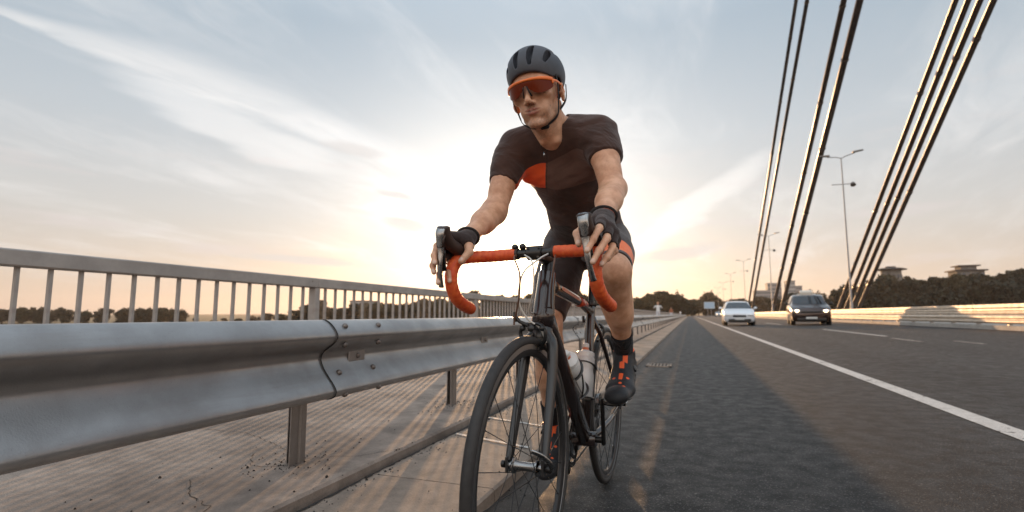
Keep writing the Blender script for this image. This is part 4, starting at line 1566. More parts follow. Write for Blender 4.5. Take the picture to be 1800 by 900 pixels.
for s in (-1, 1):
    m_.add([(s * .0215, -.78, .818), (s * .0215, -.78, .806), (s * .0190, -.54, .776), (s * .0190, -.54, .787)], [(0, 1, 2, 3)])
m_.tube([vec(0, -.500, .7783), vec(0, -.400, .7653)], [(.0183, .0195), (.0178, .0180)], 16, up=(1, 0, 0))
fpart(m_, 'stripe', M['frame_red'], frame_o)

m_ = MB()
m_.lathe(ST + nrm(ST - BB) * .012, nrm(ST - BB), [(0, .0215), (.002, .0225), (.016, .0225), (.018, .019)], 20)
m_.tube([ST + nrm(ST - BB) * .02 + vec(0, .022, 0), ST + nrm(ST - BB) * .02 + vec(.018, .03, 0)], .004, 6)
fpart(m_, 'seat_clamp', M['alu_dk'], smooth=40)
m_ = MB()
m_.tube([ST + nrm(ST - BB) * .0, ST + nrm(ST - BB) * .19], .0137, 16)
m_.bbox(ST + nrm(ST - BB) * .19 + vec(0, .0, .0), (.045, .06, .03), .008)
fpart(m_, 'seatpost', M['alu_dk'], smooth=40)
m_ = MB()
prof_s = []
for i, y_ in enumerate(np.linspace(-.37, -.095, 14)):
    f_ = (y_ + .37) / .275
    wd = .016 + .006 * f_ + .048 * max(0, (f_ - .45) / .55) ** 1.1
    zt_ = .958 + .010 * math.cos(f_ * 2 * math.pi) * .5 + .006 * f_
    prof_s.append((vec(0, y_, zt_ - .012), (.014 + .006 * f_, wd)))
m_.tube([p for p, r in prof_s], [r for p, r in prof_s], 16, up=(0, 0, 1))
fpart(m_, 'saddle', M['saddle'], smooth=60)
m_ = MB()
for s in (-1, 1):
    m_.tube(smoothpath([vec(0, -.345, .940), vec(s * .018, -.30, .925), vec(s * .022, -.20, .918), vec(s * .030, -.12, .940)], 4), .0035, 6)
fpart(m_, 'saddle_rail', M['alu_dk'], smooth=True)

# fork, headset, stem
fork_o = MB()
m_ = fork_o
m_.tube([HT_B + SA * -.045, HT_B + SA * -.028, HT_B + SA * -.012], [.030, .034, .0295], 18)
for s in (-1, 1):
    pts = smoothpath([vec(s * .020, -.938, .670), vec(s * .038, -.948, .640), vec(s * .044, -.972, .560), vec(s * .0475, -1.020, .440), vec(s * .050, -1.060, .345)], 5)
    rr = [(.0170 - .0070 * i / (len(pts) - 1), .0260 - .0120 * i / (len(pts) - 1)) for i in range(len(pts))]
    m_.tube(pts, [(b, a) for a, b in rr], 14, up=(0, -1, 0))
    m_.box((s * .050, -1.065, .338), (.007, .026, .040))
fork = fpart(m_, 'fork', M['carbon'], smooth=50, steered=True)
m_ = MB()
m_.tube([HT_T + SA * .004, HT_T + SA * .008, HT_T + SA * .030], [.0225, .0215, .0185], 18)
m_.tube([HT_T + SA * .030, HT_T + SA * .068], .0180, 16)
m_.lathe(HT_T + SA * .068, SA, [(0, .018), (.003, .017), (.0035, .005)], 16)
fpart(m_, 'headset_spacer', M['alu_dk'], smooth=40, steered=True)
CL = vec(0, -.968, .905)
m_ = MB()
m_.tube([HT_T + SA * .048, HT_T + SA * .048 + (CL - HT_T - SA * .048) * .5, CL + vec(0, .018, -.002)], [.0200, .0165, .0175], 16)
m_.lathe(CL + vec(-.0235, 0, 0), (1, 0, 0), [(0, .019), (.002, .0210), (.045, .0210), (.047, .019)], 22)
for a in (-.016, .016):
    for b in (-.014, .014):
        m_.lathe(CL + vec(a, -.0195, b), (0, -1, 0), [(0, .0036), (.004, .0036), (.004, .001)], 8)
fpart(m_, 'stem', M['alu_dk'], smooth=40, steered=True)


def barside(s):
    return [vec(s * .0, -.970, .905), vec(s * .06, -.970, .905), vec(s * .13, -.974, .903), vec(s * .172, -.988, .902), vec(s * .196, -1.018, .898),
            vec(s * .202, -1.055, .890), vec(s * .205, -1.083, .868), vec(s * .207, -1.094, .838), vec(s * .208, -1.086, .806), vec(s * .210, -1.058, .778), vec(s * .212, -1.015, .760), vec(s * .214, -.965, .748)]


m_ = MB()
bp_ = smoothpath(barside(-1)[::-1] + barside(1)[1:], 6)
m_.tube(bp_, .0130, 14)
hb = fpart(m_, 'handlebar', M['alu_dk'], smooth=True, steered=True)
for s in (-1, 1):
    P = smoothpath(barside(s)[1:], 14)
    # spiral wrapped tape: a slightly serrated radius
    cum = np.concatenate([[0], np.cumsum([np.linalg.norm(P[i + 1] - P[i]) for i in range(len(P) - 1)])])
    PP_, RR_ = [], []
    tot_l = cum[-1]
    step = .0035
    Pn = np.array(P)
    for q in np.arange(0, tot_l, step):
        p = np.array([np.interp(q, cum, Pn[:, k]) for k in range(3)])
        PP_.append(p)
        ph = (q % .0175) / .0175
        RR_.append(.0172 + .0012 * ph)
    PP_.append(Pn[-1])
    RR_.append(.0160)
    m_ = MB()
    m_.tube(PP_, RR_, 16)
    fpart(m_, 'bar_tape', M['tape'], hb, True)
    m_ = MB()
    e_ = Pn[-1]
    d_ = nrm(Pn[-1] - Pn[-3])
    m_.lathe(e_, d_, [(-.002, .0165), (.003, .0165), (.006, .011), (.007, .001)], 16)
    fpart(m_, 'bar_plug', M['tape'], hb, 40)
    m_ = MB()
    m_.tube([vec(s * .052, -.970, .905), vec(s * .064, -.970, .905)], .0172, 16)
    fpart(m_, 'finishing_tape', M['hood'], hb, 40)
# wheel computer pods on the bar, two small humps
m_ = MB()
for x_ in (-.038, -.062):
    m_.ell((x_, -.972, .925), (.010, .013, .010), 12, 8)
fpart(m_, 'bar_mount', M['alu_dk'], hb, True).matrix_local = Matrix.Identity(4)

# brake and shift levers
for s in (-1, 1):
    m_ = MB()
    pts = smoothpath([vec(s * .200, -1.035, .906), vec(s * .2015, -1.065, .916), vec(s * .2015, -1.100, .925), vec(s * .2005, -1.128, .938), vec(s * .199, -1.146, .958), vec(s * .198, -1.150, .972)], 5)
    n_ = len(pts)
    rr = [(.020, .0185), (.0215, .0190)] + [(.0215 - .003 * math.sin(i / n_ * 3.1), .0188 - .0015 * math.sin(i / n_ * 3.1)) for i in range(2, n_ - 2)] + [(.0185, .0180), (.011, .011)]
    m_.tube(pts, rr, 16, up=(0, 0, 1))
    lv = fpart(m_, 'brake_hood', M['hood'], smooth=True, steered=True)
    # silver blade: front cap, middle, tail
    m_ = MB()
    pts = smoothpath([vec(s * .199, -1.158, .968), vec(s * .200, -1.166, .950), vec(s * .2015, -1.160, .925), vec(s * .203, -1.156, .900), vec(s * .206, -1.156, .870), vec(s * .209, -1.150, .842), vec(s * .212, -1.140, .818), vec(s * .214, -1.134, .806)], 4)
    n_ = len(pts)
    rr = [(.0105 + .0035 * math.cos(i / n_ * 4.2), .0045 + .0015 * (i < 10)) for i in range(n_)]
    m_.tube(pts, [(b, a) for a, b in rr], 12, up=(0, -1, 0))
    fpart(m_, 'brake_lever', M['alu'], lv, True)
    m_ = MB()
    m_.tube([vec(s * .1995, -1.150, .955), vec(s * .2005, -1.163, .934), vec(s * .202, -1.158, .912)], [(.004, .012), (.005, .0135), (.004, .012)], 12, up=(0, -1, 0))
    fpart(m_, 'lever_pivot', M['hood'], lv, True)
    m_ = MB()
    pts = smoothpath([vec(s * .203, -1.148, .905), vec(s * .206, -1.143, .875), vec(s * .207, -1.135, .850)], 4)
    m_.tube(pts, [(.003, .011)] * len(pts), 10, up=(0, -1, 0))
    fpart(m_, 'shift_paddle', M['alu_dk'], lv, True)

# cables from bar to frame and brakes
def hose(name, pts, r, mat, steered=True):
    m_ = MB()
    m_.tube(smoothpath(pts, 8), r, 8)
    return fpart(m_, name, M[mat], None, True, steered)


hose('brake_cable', [vec(.045, -.985, .898), vec(.030, -1.02, .880), vec(-.005, -1.052, .840), vec(-.022, -1.045, .770), vec(-.010, -1.020, .720), vec(.020, -.995, .690), vec(.034, -.985, .650)], .0026, 'cablew')
hose('brake_cable', [vec(-.052, -.985, .900), vec(-.040, -1.03, .886), vec(-.012, -1.06, .840), vec(-.016, -1.055, .780), vec(-.036, -1.03, .735), vec(-.050, -1.012, .712), vec(-.052, -1.010, .700)], .0026, 'cableb')
hose('gear_cable', [vec(.060, -.985, .896), vec(.066, -1.02, .865), vec(.052, -1.00, .800), vec(.030, -.93, .752), vec(.024, -.88, .735)], .0024, 'cableb', False)
hose('gear_cable', [vec(-.03, -.99, .898), vec(.01, -1.04, .870), vec(.012, -1.035, .800), vec(-.020, -.98, .740), vec(-.026, -.90, .730)], .0024, 'cablew', False)

# calipers
def caliper(c, s_, name, steered):
    m_ = MB()
    c = vec(*c)
    for s in (-1, 1):
        pts = smoothpath([c + vec(s * -.006, -.012 * s_, .010), c + vec(s * .018, -.014 * s_, .016), c + vec(s * .036, -.014 * s_, .0), c + vec(s * .034, -.012 * s_, -.028), c + vec(s * .022, -.010 * s_, -.046)], 5)
        m_.tube(pts, [(.008, .005)] * len(pts), 10, up=(0, 1, 0))
        m_.lathe(c + vec(s * .030, -.022 * s_, .004), (0, -s_, 0), [(-.01, .008), (.0, .008), (.003, .006), (.004, .001)], 12)
        m_.box(c + vec(s * .0165, .0, -.052), (.008, .042, .010))
    m_.lathe(c + vec(0, .02 * s_, .004), (0, -s_, 0), [(0, .006), (.045, .006), (.05, .010), (.054, .004)], 12)
    # cable stop arm to the side
    pts = [c + vec(-.014, -.016 * s_, .012), c + vec(-.036, -.020 * s_, .022), c + vec(-.050, -.022 * s_, .036)]
    m_.tube(pts, [.006, .005, .007], 8)
    m_.tube([c + vec(-.050, -.022 * s_, .022), c + vec(-.050, -.022 * s_, .050)], .0055, 8)
    return fpart(m_, name, M['alu_dk'], None, 50, steered)


caliper((0, -.985, .686), 1, 'front_brake', True)
caliper((0, -.225, .672), -1, 'rear_brake', False)


# wheels
def wheel(name, c, rz, hubw, front):
    w_ = bpy.data.objects.new(name, None)
    col.objects.link(w_)
    w_.parent = bike
    w_.location = c
    w_.rotation_euler = (0, 0, rz)
    R0_ = .336
    m_ = MB()
    prof_t = [(.0135 * math.sin(a), R0_ - .0135 + .0135 * math.cos(a)) for a in np.linspace(-2.35, 2.35, 15)]
    m_.lathe((0, 0, 0), (1, 0, 0), prof_t + [(prof_t[0][0] * .7, prof_t[0][1])], 96, closed=True)
    m_.build('tyre', M['rubber'], w_, True)
    m_ = MB()
    m_.lathe((0, 0, 0), (1, 0, 0), [(-.0103, .3155), (-.0103, .3005), (-.0085, .2990), (.0085, .2990), (.0103, .3005), (.0103, .3155)], 96, closed=True)
    m_.build('brake_track', M['braketrack'], w_, 30)
    m_ = MB()
    m_.lathe((0, 0, 0), (1, 0, 0), [(-.0098, .3004), (-.0090, .2900), (-.0050, .2825), (.0050, .2825), (.0090, .2900), (.0098, .3004)], 96, closed=True)
    m_.build('rim', M['rim_dk'], w_, 40)
    m_ = MB()
    hw = hubw / 2
    m_.lathe((-hw, 0, 0), (1, 0, 0), [(0, .006), (.0, .0095), (.010, .0095), (.012, .017), (.013, .0205), (.017, .0205), (.019, .0145), (.030, .0118),
                                    (hubw - .030, .0118), (hubw - .019, .0145), (hubw - .017, .0205), (hubw - .013, .0205), (hubw - .012, .017), (hubw - .010, .0095), (hubw, .0095), (hubw, .006)], 28)
    m_.build('hub', M['alu'] if front else M['alu_dk'], w_, 35)
    # axle, nut and quick release lever on the rider's left
    m_ = MB()
    m_.tube([(-hw - .022, 0, 0), (hw + .020, 0, 0)], .0048, 10)
    m_.lathe((-hw - .022, 0, 0), (1, 0, 0), [(0, .006), (.002, .0095), (.010, .0095), (.013, .006)], 14)
    m_.lathe((hw + .008, 0, 0), (1, 0, 0), [(0, .009), (.004, .0105), (.014, .0105), (.016, .007)], 16)
    m_.build('axle', M['alu_dk'], w_, 40)
    m_ = MB()
    pts = smoothpath([vec(hw + .020, 0, -.002), vec(hw + .026, -.012, .014), vec(hw + .016, -.034, .036), vec(hw + .002, -.052, .050), vec(hw - .010, -.060, .056)], 5) if front else \
        smoothpath([vec(hw + .020, 0, 0), vec(hw + .026, .014, .012), vec(hw + .02, .035, .025), vec(hw + .012, .050, .030)], 5)
    m_.tube(pts, [(.0042, .0065)] * (len(pts) - 1) + [(.002, .004)], 10)
    m_.build('quick_release', M['alu'], w_, True)
    n_sp = 20 if front else 24
    sp = {}
    for side in (-1, 1):
        for cr in (-1, 1):
            m_ = MB()
            fx = side * (hw - .015)
            a = cr * 1.25
            p0 = vec(fx, .0185 * math.sin(a), .0185 * math.cos(a))
            p1 = vec(side * .001, 0, .2835)
            m_.tube([p0, p1], .00105, 5)
            m_.tube([p1 - nrm(p1 - p0) * .010, p1], .0021, 6)
            sp[(side, cr)] = m_.mesh('spoke', M['spoke'], True)
    for i in range(n_sp):
        side = 1 if i % 2 else -1
        cr = 1 if (i // 2) % 2 else -1
        inst('spoke', sp[(side, cr)], w_, (0, 0, 0), (2 * math.pi * i / n_sp + .11, 0, 0))
    m_ = MB()
    m_.tube([(0, .284 * math.sin(2.6), .284 * math.cos(2.6)), (0, .246 * math.sin(2.6), .246 * math.cos(2.6))], .003, 8)
    m_.build('valve', M['alu'], w_, True)
    # reflective rim decals
    m_ = MB()
    for k in range(3):
        a0 = 1.0 + k * 2.09
        for s in (-1, 1):
            q = []
            for a in np.linspace(a0, a0 + .30, 6):
                for r_ in (.2985, .2915):
                    xx = .0098 if r_ > .295 else .0094
                    q.append((s * (xx + .0006), r_ * math.sin(a), r_ * math.cos(a)))
            m_.add(q, [(2 * j, 2 * j + 1, 2 * j + 3, 2 * j + 2) for j in range(5)])
    m_.build('rim_decal', M['alu'], w_)
    return w_


cf = steer((0, -WB, .336))
wheel('front_wheel', tuple(cf), -0.047, .096, True)
rw = wheel('rear_wheel', (0, 0, .336), 0.0, .126, False)
m_ = MB()
for k in range(9):
    r_ = .024 + .0022 * k
    x_ = -.030 - .0042 * (8 - k)
    prof = [(0, r_ - .006), (0, r_), (.0018, r_), (.0018, r_ - .006)]
    m_.lathe((x_, 0, 0), (1, 0, 0), prof, 26, closed=True)
m_.build('cassette', M['alu'], rw, 30)


# cranks, chainrings, pedals, chain
def crank_pt(ang, r_):
    return vec(0, -.42 + r_ * math.sin(ang), .27 + r_ * math.cos(ang))


CA = math.atan2(-.084, .148)
cs = bpy.data.objects.new('crankset', None)
col.objects.link(cs)
cs.parent = bike
m_ = MB()
m_.tube([vec(-.075, -.42, .27), vec(.075, -.42, .27)], .012, 14)
for s, an in ((1, CA), (-1, CA + math.pi)):
    a0, a1 = crank_pt(an, -.012), crank_pt(an, .172)
    pts = [a0 + vec(s * .070, 0, 0), a0 + (a1 - a0) * .5 + vec(s * .078, 0, 0), a1 + vec(s * .086, 0, 0), a1 + (a1 - a0) * .05 + vec(s * .087, 0, 0)]
    m_.tube(pts, [(.008, .017), (.0075, .0130), (.0075, .0135), (.005, .007)], 12, up=(1, 0, 0))
m_.build('crank_arm', M['alu_dk'], cs, 50)
for x_, r_, nt in ((-.046, .101, 50), (-.039, .076, 36)):
    m_ = MB()
    vs = []
    for k in range(nt * 2):
        a = math.pi * k / nt
        rr = r_ if k % 2 else r_ - .005
        for xx in (-.001, .001):
            vs.append((x_ + xx, -.42 + rr * math.sin(a), .27 + rr * math.cos(a)))
            vs.append((x_ + xx, -.42 + (r_ - .014) * math.sin(a), .27 + (r_ - .014) * math.cos(a)))
    N_ = nt * 2
    fs = []
    for k in range(N_):
        a, b = 4 * k, 4 * ((k + 1) % N_)
        fs += [(a, b, b + 1, a + 1), (a + 2, a + 3, b + 3, b + 2), (a, a + 2, b + 2, b), (a + 1, b + 1, b + 3, a + 3)]
    m_.add(vs, fs)
    for q in range(5):
        a = q * 2 * math.pi / 5
        m_.tube([vec(x_, -.42, .27), vec(x_, -.42 + (r_ - .012) * math.sin(a), .27 + (r_ - .012) * math.cos(a))], .0045, 6)
    m_.build('chainring', M['alu_dk'], cs)
for s, an in ((1, CA), (-1, CA + math.pi)):
    p = crank_pt(an, .172)
    m_ = MB()
    m_.tube([p + vec(s * .088, 0, 0), p + vec(s * .150, 0, 0)], .0065, 10)
    tl = -.10 if s > 0 else .10
    rm = [[1, 0, 0], [0, math.cos(tl), -math.sin(tl)], [0, math.sin(tl), math.cos(tl)]]
    m_.bbox(p + vec(s * .128, -.004, .0), (.062, .092, .014), .005, rm)
    m_.bbox(p + vec(s * .128, -.050, .004), (.040, .016, .014), .004, rm)
    m_.build('pedal', M['alu_dk'], cs, 40)
m_ = MB()
ch = []
for a in np.linspace(-.15, math.pi + .3, 26):      # round the chainring front
    ch.append(vec(-.045, -.42 - .101 * math.sin(a), .27 + .101 * math.cos(a)))
low1 = vec(-.045, -.010, .205)
for p in np.linspace(ch[-1], low1, 20)[1:]:
    ch.append(p)
for a in np.linspace(0.3, math.pi + .4, 8):
    ch.append(vec(-.045, .012 + .018 * math.sin(a), .205 + .02 - .022 * math.cos(a)) + vec(0, 0, 0))
for p in np.linspace(ch[-1], vec(-.045, .030, .318), 6)[1:]:
    ch.append(p)
for a in np.linspace(-.2, 1.9, 8)[::-1]:
    ch.append(vec(-.045, .034 * math.sin(a), .336 + .034 * math.cos(a)))
for p in np.linspace(ch[-1], ch[0], 22)[1:-1]:
    ch.append(p)
m_.tube(ch, [(.0042, .0032)] * len(ch), 6, closed=True, up=(0, 1, .01))
m_.build('chain', M['spoke'], bike, 40)
m_ = MB()
m_.bbox((-.055, .022, .285), (.018, .030, .035), .005)
m_.bbox((-.050, .016, .215), (.008, .026, .085), .004)
m_.lathe((-.047, .014, .182), (1, 0, 0), [(0, .016), (.004, .016)], 14)
m_.lathe((-.047, .024, .248), (1, 0, 0), [(0, .014), (.004, .014)], 14)
m_.build('rear_derailleur', M['alu_dk'], bike, 40)

# bottle cages and bottles
M['bottle'] = material('bottle_plastic', (0.66, 0.64, 0.62), 0.38, var=.10, vscale=25, sss=.05)
M['bottle_cap'] = material('bottle_cap_plastic', (0.78, 0.76, 0.73), 0.35)
M['bottle_valve'] = material('bottle_valve_orange', (0.75, 0.22, 0.10), 0.35, trans=.2)
M['stripe_grey'] = material('bottle_print_grey', (0.22, 0.21, 0.21), 0.5)


def bottle(base, ax, label, stripes):
    t = thing('water_bottle', label, 'water bottle', (0, 0, 0), 0, 'water bottles on the bicycle')
    Rm = Matrix.Rotation(BRZ, 4, 'Z')
    wpos = Vector(BIKE) + Rm @ Vector(base)
    a = Rm.to_3x3() @ Vector(ax).normalized()
    t.location = wpos
    t.rotation_euler = a.to_track_quat('Z', 'Y').to_euler()
    m_ = MB()
    m_.lathe((0, 0, 0), (0, 0, 1), [(0, .028), (.004, .0345), (.050, .0365), (.090, .0365), (.100, .0345), (.108, .0330), (.116, .0345), (.126, .0365), (.152, .0365), (.158, .0330), (.160, .030)], 32)
    bt = m_.build('bottle_body', M['bottle'], t, 45)
    m_ = MB()
    m_.lathe((0, 0, .156), (0, 0, 1), [(0, .0335), (.0, .0350), (.016, .0350), (.020, .0310), (.025, .0180), (.028, .0140)], 32)
    m_.build('cap', M['bottle_cap'], t, 40)
    m_ = MB()
    m_.lathe((0, 0, .182), (0, 0, 1), [(0, .0135), (.012, .0115)], 20)
    m_.build('valve', M['bottle_valve'], t, 40)
    m_ = MB()
    m_.lathe((0, 0, .194), (0, 0, 1), [(0, .0118), (.004, .0135), (.014, .0120), (.017, .008), (.0175, .003)], 20)
    m_.build('spout', M['bottle_cap'], t, 40)
    m_ = MB()
    if stripes:
        for q in (-.35, -.13, .09, .31):
            vs = []
            for k, z_ in enumerate(np.linspace(.012, .096, 9)):
                for dq in (0, .09):
                    an = -1.25 + q + dq - (z_ - .05) * 3.0
                    r_ = .0372
                    vs.append((r_ * math.cos(an), r_ * math.sin(an), z_))
            m_.add(vs, [(2 * j, 2 * j + 1, 2 * j + 3, 2 * j + 2) for j in range(8)])
    else:
        vs = []
        for an in np.linspace(-2.3, .5, 18):
            for dz_ in (0, .0032):
                vs.append((.0362 * math.cos(an), .0362 * math.sin(an), .103 + dz_ + .0))
        m_.add(vs, [(2 * j, 2 * j + 1, 2 * j + 3, 2 * j + 2) for j in range(17)])
    m_.build('print_stripe', M['stripe_grey'], bt)
    return t


sd = nrm(ST - BB)
sb = BB + sd * .135 + vec(0, -sd[2], sd[1]) * .056
bottle(sb, sd, 'white water bottle standing on the seat tube, right one', False)
dd = nrm(vec(0, -.905, .735) - BB)
db = BB + dd * .205 + vec(0, dd[2], -dd[1]) * .064
bottle(db, dd, 'white striped water bottle lying along the down tube, left one', True)
for (b_, a_, nn_) in ((sb, sd, vec(0, -sd[2], sd[1])), (db, dd, vec(0, dd[2], -dd[1]))):
    m_ = MB()
    for z_ in (.004, .105):
        r_ = .0385 if z_ > .05 else .037
        pts = []
        for an in np.linspace(.5, 2 * math.pi - .5, 22):
            pts.append(b_ + a_ * (z_ + (.03 * (1 - math.cos(an)) * .5 if z_ > .05 else 0)) + (-nn_) * math.cos(an) * r_ + vec(1, 0, 0) * math.sin(an) * r_)
        m_.tube(pts, [(.0026, .007)] * len(pts), 8, up=a_)
    for s in (-1, 1):
        pts = [b_ + a_ * .0 + vec(s * .022, 0, 0) - nn_ * .030 + a_ * .0, b_ + a_ * .05 + vec(s * .034, 0, 0) - nn_ * .016, b_ + a_ * .115 + vec(s * .037, 0, 0) + nn_ * .0]
        m_.tube(smoothpath(pts, 5), .0030, 8)
    m_.bbox(b_ + a_ * .055 - nn_ * .041, (.020, .012, .10), .003)
    m_.build('bottle_cage', M['carbon'], bike, 50)


# ------------------------------------------------------------------ sculpting by distance field
class Field:
    """A grid of signed distances into which limbs and cloth are blended smoothly."""
    def __init__(self, lo, hi, vx, T=.03):
        self.lo = np.array(lo, float)
        self.vx = vx
        self.T = T
        self.n = np.ceil((np.array(hi) - self.lo) / vx).astype(int) + 1
        self.g = np.full(self.n, T, np.float32)

    def window(self, lo, hi):
        a = np.maximum(0, np.floor((lo - self.lo) / self.vx).astype(int))
        b = np.minimum(self.n, np.ceil((hi - self.lo) / self.vx).astype(int) + 1)
        if (b <= a).any():
            return None
        ax = [(self.lo[i] + self.vx * np.arange(a[i], b[i])).astype(np.float32) for i in range(3)]
        X, Y, Z = np.meshgrid(*ax, indexing='ij', sparse=True)
        return tuple(slice(a[i], b[i]) for i in range(3)), X, Y, Z

    def blend(self, w_, d, k, sub):
        g = self.g[w_]
        if sub:
            a, b = g, -d
            if k > 0:
                h = np.clip(.5 - .5 * (b - a) / k, 0, 1) if False else np.clip(.5 + .5 * (b - a) / k, 0, 1)
                r = a * (1 - h) + b * h + k * h * (1 - h)
            else:
                r = np.maximum(a, b)
        else:
            if k > 0:
                h = np.clip(.5 + .5 * (g - d) / k, 0, 1)
                r = g * (1 - h) + d * h - k * h * (1 - h)
            else:
                r = np.minimum(g, d)
        self.g[w_] = r

    def cone(self, p0, p1, r0, r1, k=.01, sub=False, u=None, cuts=(), wr=None):
        """capsule from p0 to p1; radii scalar or (a along u, b across)"""
        p0, p1 = np.asarray(p0, float), np.asarray(p1, float)
        e0 = r0 if np.isscalar(r0) else max(r0)
        e1 = r1 if np.isscalar(r1) else max(r1)
        m = max(k, .0) + 3 * self.vx
        lo = np.minimum(p0 - e0, p1 - e1) - m
        hi = np.maximum(p0 + e0, p1 + e1) + m
        W_ = self.window(lo, hi)
        if W_ is None:
            return self
        w_, X, Y, Z = W_
        d = p1 - p0
        L2 = float(d @ d)
        qx, qy, qz = X - p0[0], Y - p0[1], Z - p0[2]
        t = np.clip((qx * d[0] + qy * d[1] + qz * d[2]) / L2, 0, 1)
        qx, qy, qz = qx - t * d[0], qy - t * d[1], qz - t * d[2]
        if np.isscalar(r0) and np.isscalar(r1):
            ds = np.sqrt(qx * qx + qy * qy + qz * qz) - (r0 + (r1 - r0) * t)
        else:
            r0 = (r0, r0) if np.isscalar(r0) else r0
            r1 = (r1, r1) if np.isscalar(r1) else r1
            dn = d / math.sqrt(L2)
            uu_ = np.array(u, float)
            uu_ = nrm(uu_ - dn * (uu_ @ dn))
            vv_ = np.cross(dn, uu_)
            a = r0[0] + (r1[0] - r0[0]) * t
            b = r0[1] + (r1[1] - r0[1]) * t
            mn = np.minimum(a, b)
            du = qx * uu_[0] + qy * uu_[1] + qz * uu_[2]
            dv = qx * vv_[0] + qy * vv_[1] + qz * vv_[2]
            da = qx * dn[0] + qy * dn[1] + qz * dn[2]
            k0 = np.sqrt((du / a) ** 2 + (dv / b) ** 2 + (da / mn) ** 2)
            k1 = np.sqrt((du / a ** 2) ** 2 + (dv / b ** 2) ** 2 + (da / mn ** 2) ** 2) + 1e-9
            ds = k0 * (k0 - 1) / k1
        for (cp, cn) in cuts:
            cn = nrm(cn)
            ds = np.maximum(ds, (X - cp[0]) * cn[0] + (Y - cp[1]) * cn[1] + (Z - cp[2]) * cn[2])
        if wr is not None:
            ds = ds + wr(X, Y, Z)
        self.blend(w_, ds.astype(np.float32), k, sub)
        return self

    def ell(self, c, r, k=.01, sub=False, rot=None, cuts=()):
        c, r = np.asarray(c, float), np.asarray(r, float)
        rm = np.eye(3) if rot is None else np.asarray(rot, float)      # columns are the axes
        e = np.abs(rm) @ r
        m = k + 3 * self.vx
        W_ = self.window(c - e - m, c + e + m)
        if W_ is None:
            return self
        w_, X, Y, Z = W_
        q = [X - c[0], Y - c[1], Z - c[2]]
        l = [q[0] * rm[0, i] + q[1] * rm[1, i] + q[2] * rm[2, i] for i in range(3)]
        k0 = np.sqrt(sum((l[i] / r[i]) ** 2 for i in range(3)))
        k1 = np.sqrt(sum((l[i] / r[i] ** 2) ** 2 for i in range(3))) + 1e-9
        ds = k0 * (k0 - 1) / k1
        for (cp, cn) in cuts:
            cn = nrm(cn)
            ds = np.maximum(ds, (X - cp[0]) * cn[0] + (Y - cp[1]) * cn[1] + (Z - cp[2]) * cn[2])
        self.blend(w_, ds.astype(np.float32), k, sub)
        return self

    def cut(self, p, n_):
        n_ = nrm(n_)
        ax = [(self.lo[i] + self.vx * np.arange(self.n[i])).astype(np.float32) for i in range(3)]
        X, Y, Z = np.meshgrid(*ax, indexing='ij', sparse=True)
        self.g = np.maximum(self.g, ((X - p[0]) * n_[0] + (Y - p[1]) * n_[1] + (Z - p[2]) * n_[2]).astype(np.float32))
        return self

    def mesh(self):
        """surface nets"""
        g = self.g
        ins = g < 0
        c = np.zeros(tuple(s - 1 for s in g.shape), np.uint8)
        for i in (0, 1):
            for j in (0, 1):
                for k in (0, 1):
                    c += ins[i:g.shape[0] - 1 + i, j:g.shape[1] - 1 + j, k:g.shape[2] - 1 + k]
        act = (c > 0) & (c < 8)
        cells = np.argwhere(act)
        ids = np.full(act.shape, -1, np.int32)
        ids[act] = np.arange(len(cells))
        acc = np.zeros((len(cells), 3))
        cnt = np.zeros(len(cells))
        corners = [(i, j, k) for i in (0, 1) for j in (0, 1) for k in (0, 1)]
        vals = {cr: g[cells[:, 0] + cr[0], cells[:, 1] + cr[1], cells[:, 2] + cr[2]].astype(float) for cr in corners}
        for a in corners:
            for ax in range(3):
                if a[ax] == 0:
                    b = list(a)
                    b[ax] = 1
                    b = tuple(b)
                    va, vb = vals[a], vals[b]
                    m = (va < 0) != (vb < 0)
                    t = va[m] / (va[m] - vb[m])
                    p = np.tile(np.array(a, float), (m.sum(), 1))
                    p[:, ax] += t
                    acc[m] += p
                    cnt[m] += 1
        V = self.lo + self.vx * (cells + acc / cnt[:, None])
        Q = []
        for ax in range(3):
            sl0 = [slice(None)] * 3
            sl1 = [slice(None)] * 3
            sl0[ax], sl1[ax] = slice(0, -1), slice(1, None)
            A, B = ins[tuple(sl0)], ins[tuple(sl1)]
            e = np.argwhere(A != B)
            o1, o2 = [(1, 2), (2, 0), (0, 1)][ax]
            ok = (e[:, o1] > 0) & (e[:, o2] > 0) & (e[:, o1] < g.shape[o1] - 1) & (e[:, o2] < g.shape[o2] - 1)
            e = e[ok]
            fl = A[e[:, 0], e[:, 1], e[:, 2]]
            def cid(d1, d2):
                q = e.copy()
                q[:, o1] -= d1
                q[:, o2] -= d2
                return ids[q[:, 0], q[:, 1], q[:, 2]]
            quad = np.stack([cid(0, 0), cid(1, 0), cid(1, 1), cid(0, 1)], 1)
            quad[~fl] = quad[~fl][:, ::-1]
            Q.append(quad)
        return V, np.concatenate(Q)


def sdf_obj(name, fld, mat, parent, sm=0):
    V, Q = fld.mesh()
    me = np_mesh(name, V, Q, mat)
    me.shade_smooth()
    o = bpy.data.objects.new(name, me)
    col.objects.link(o)
    o.parent = parent
    return o, V, Q


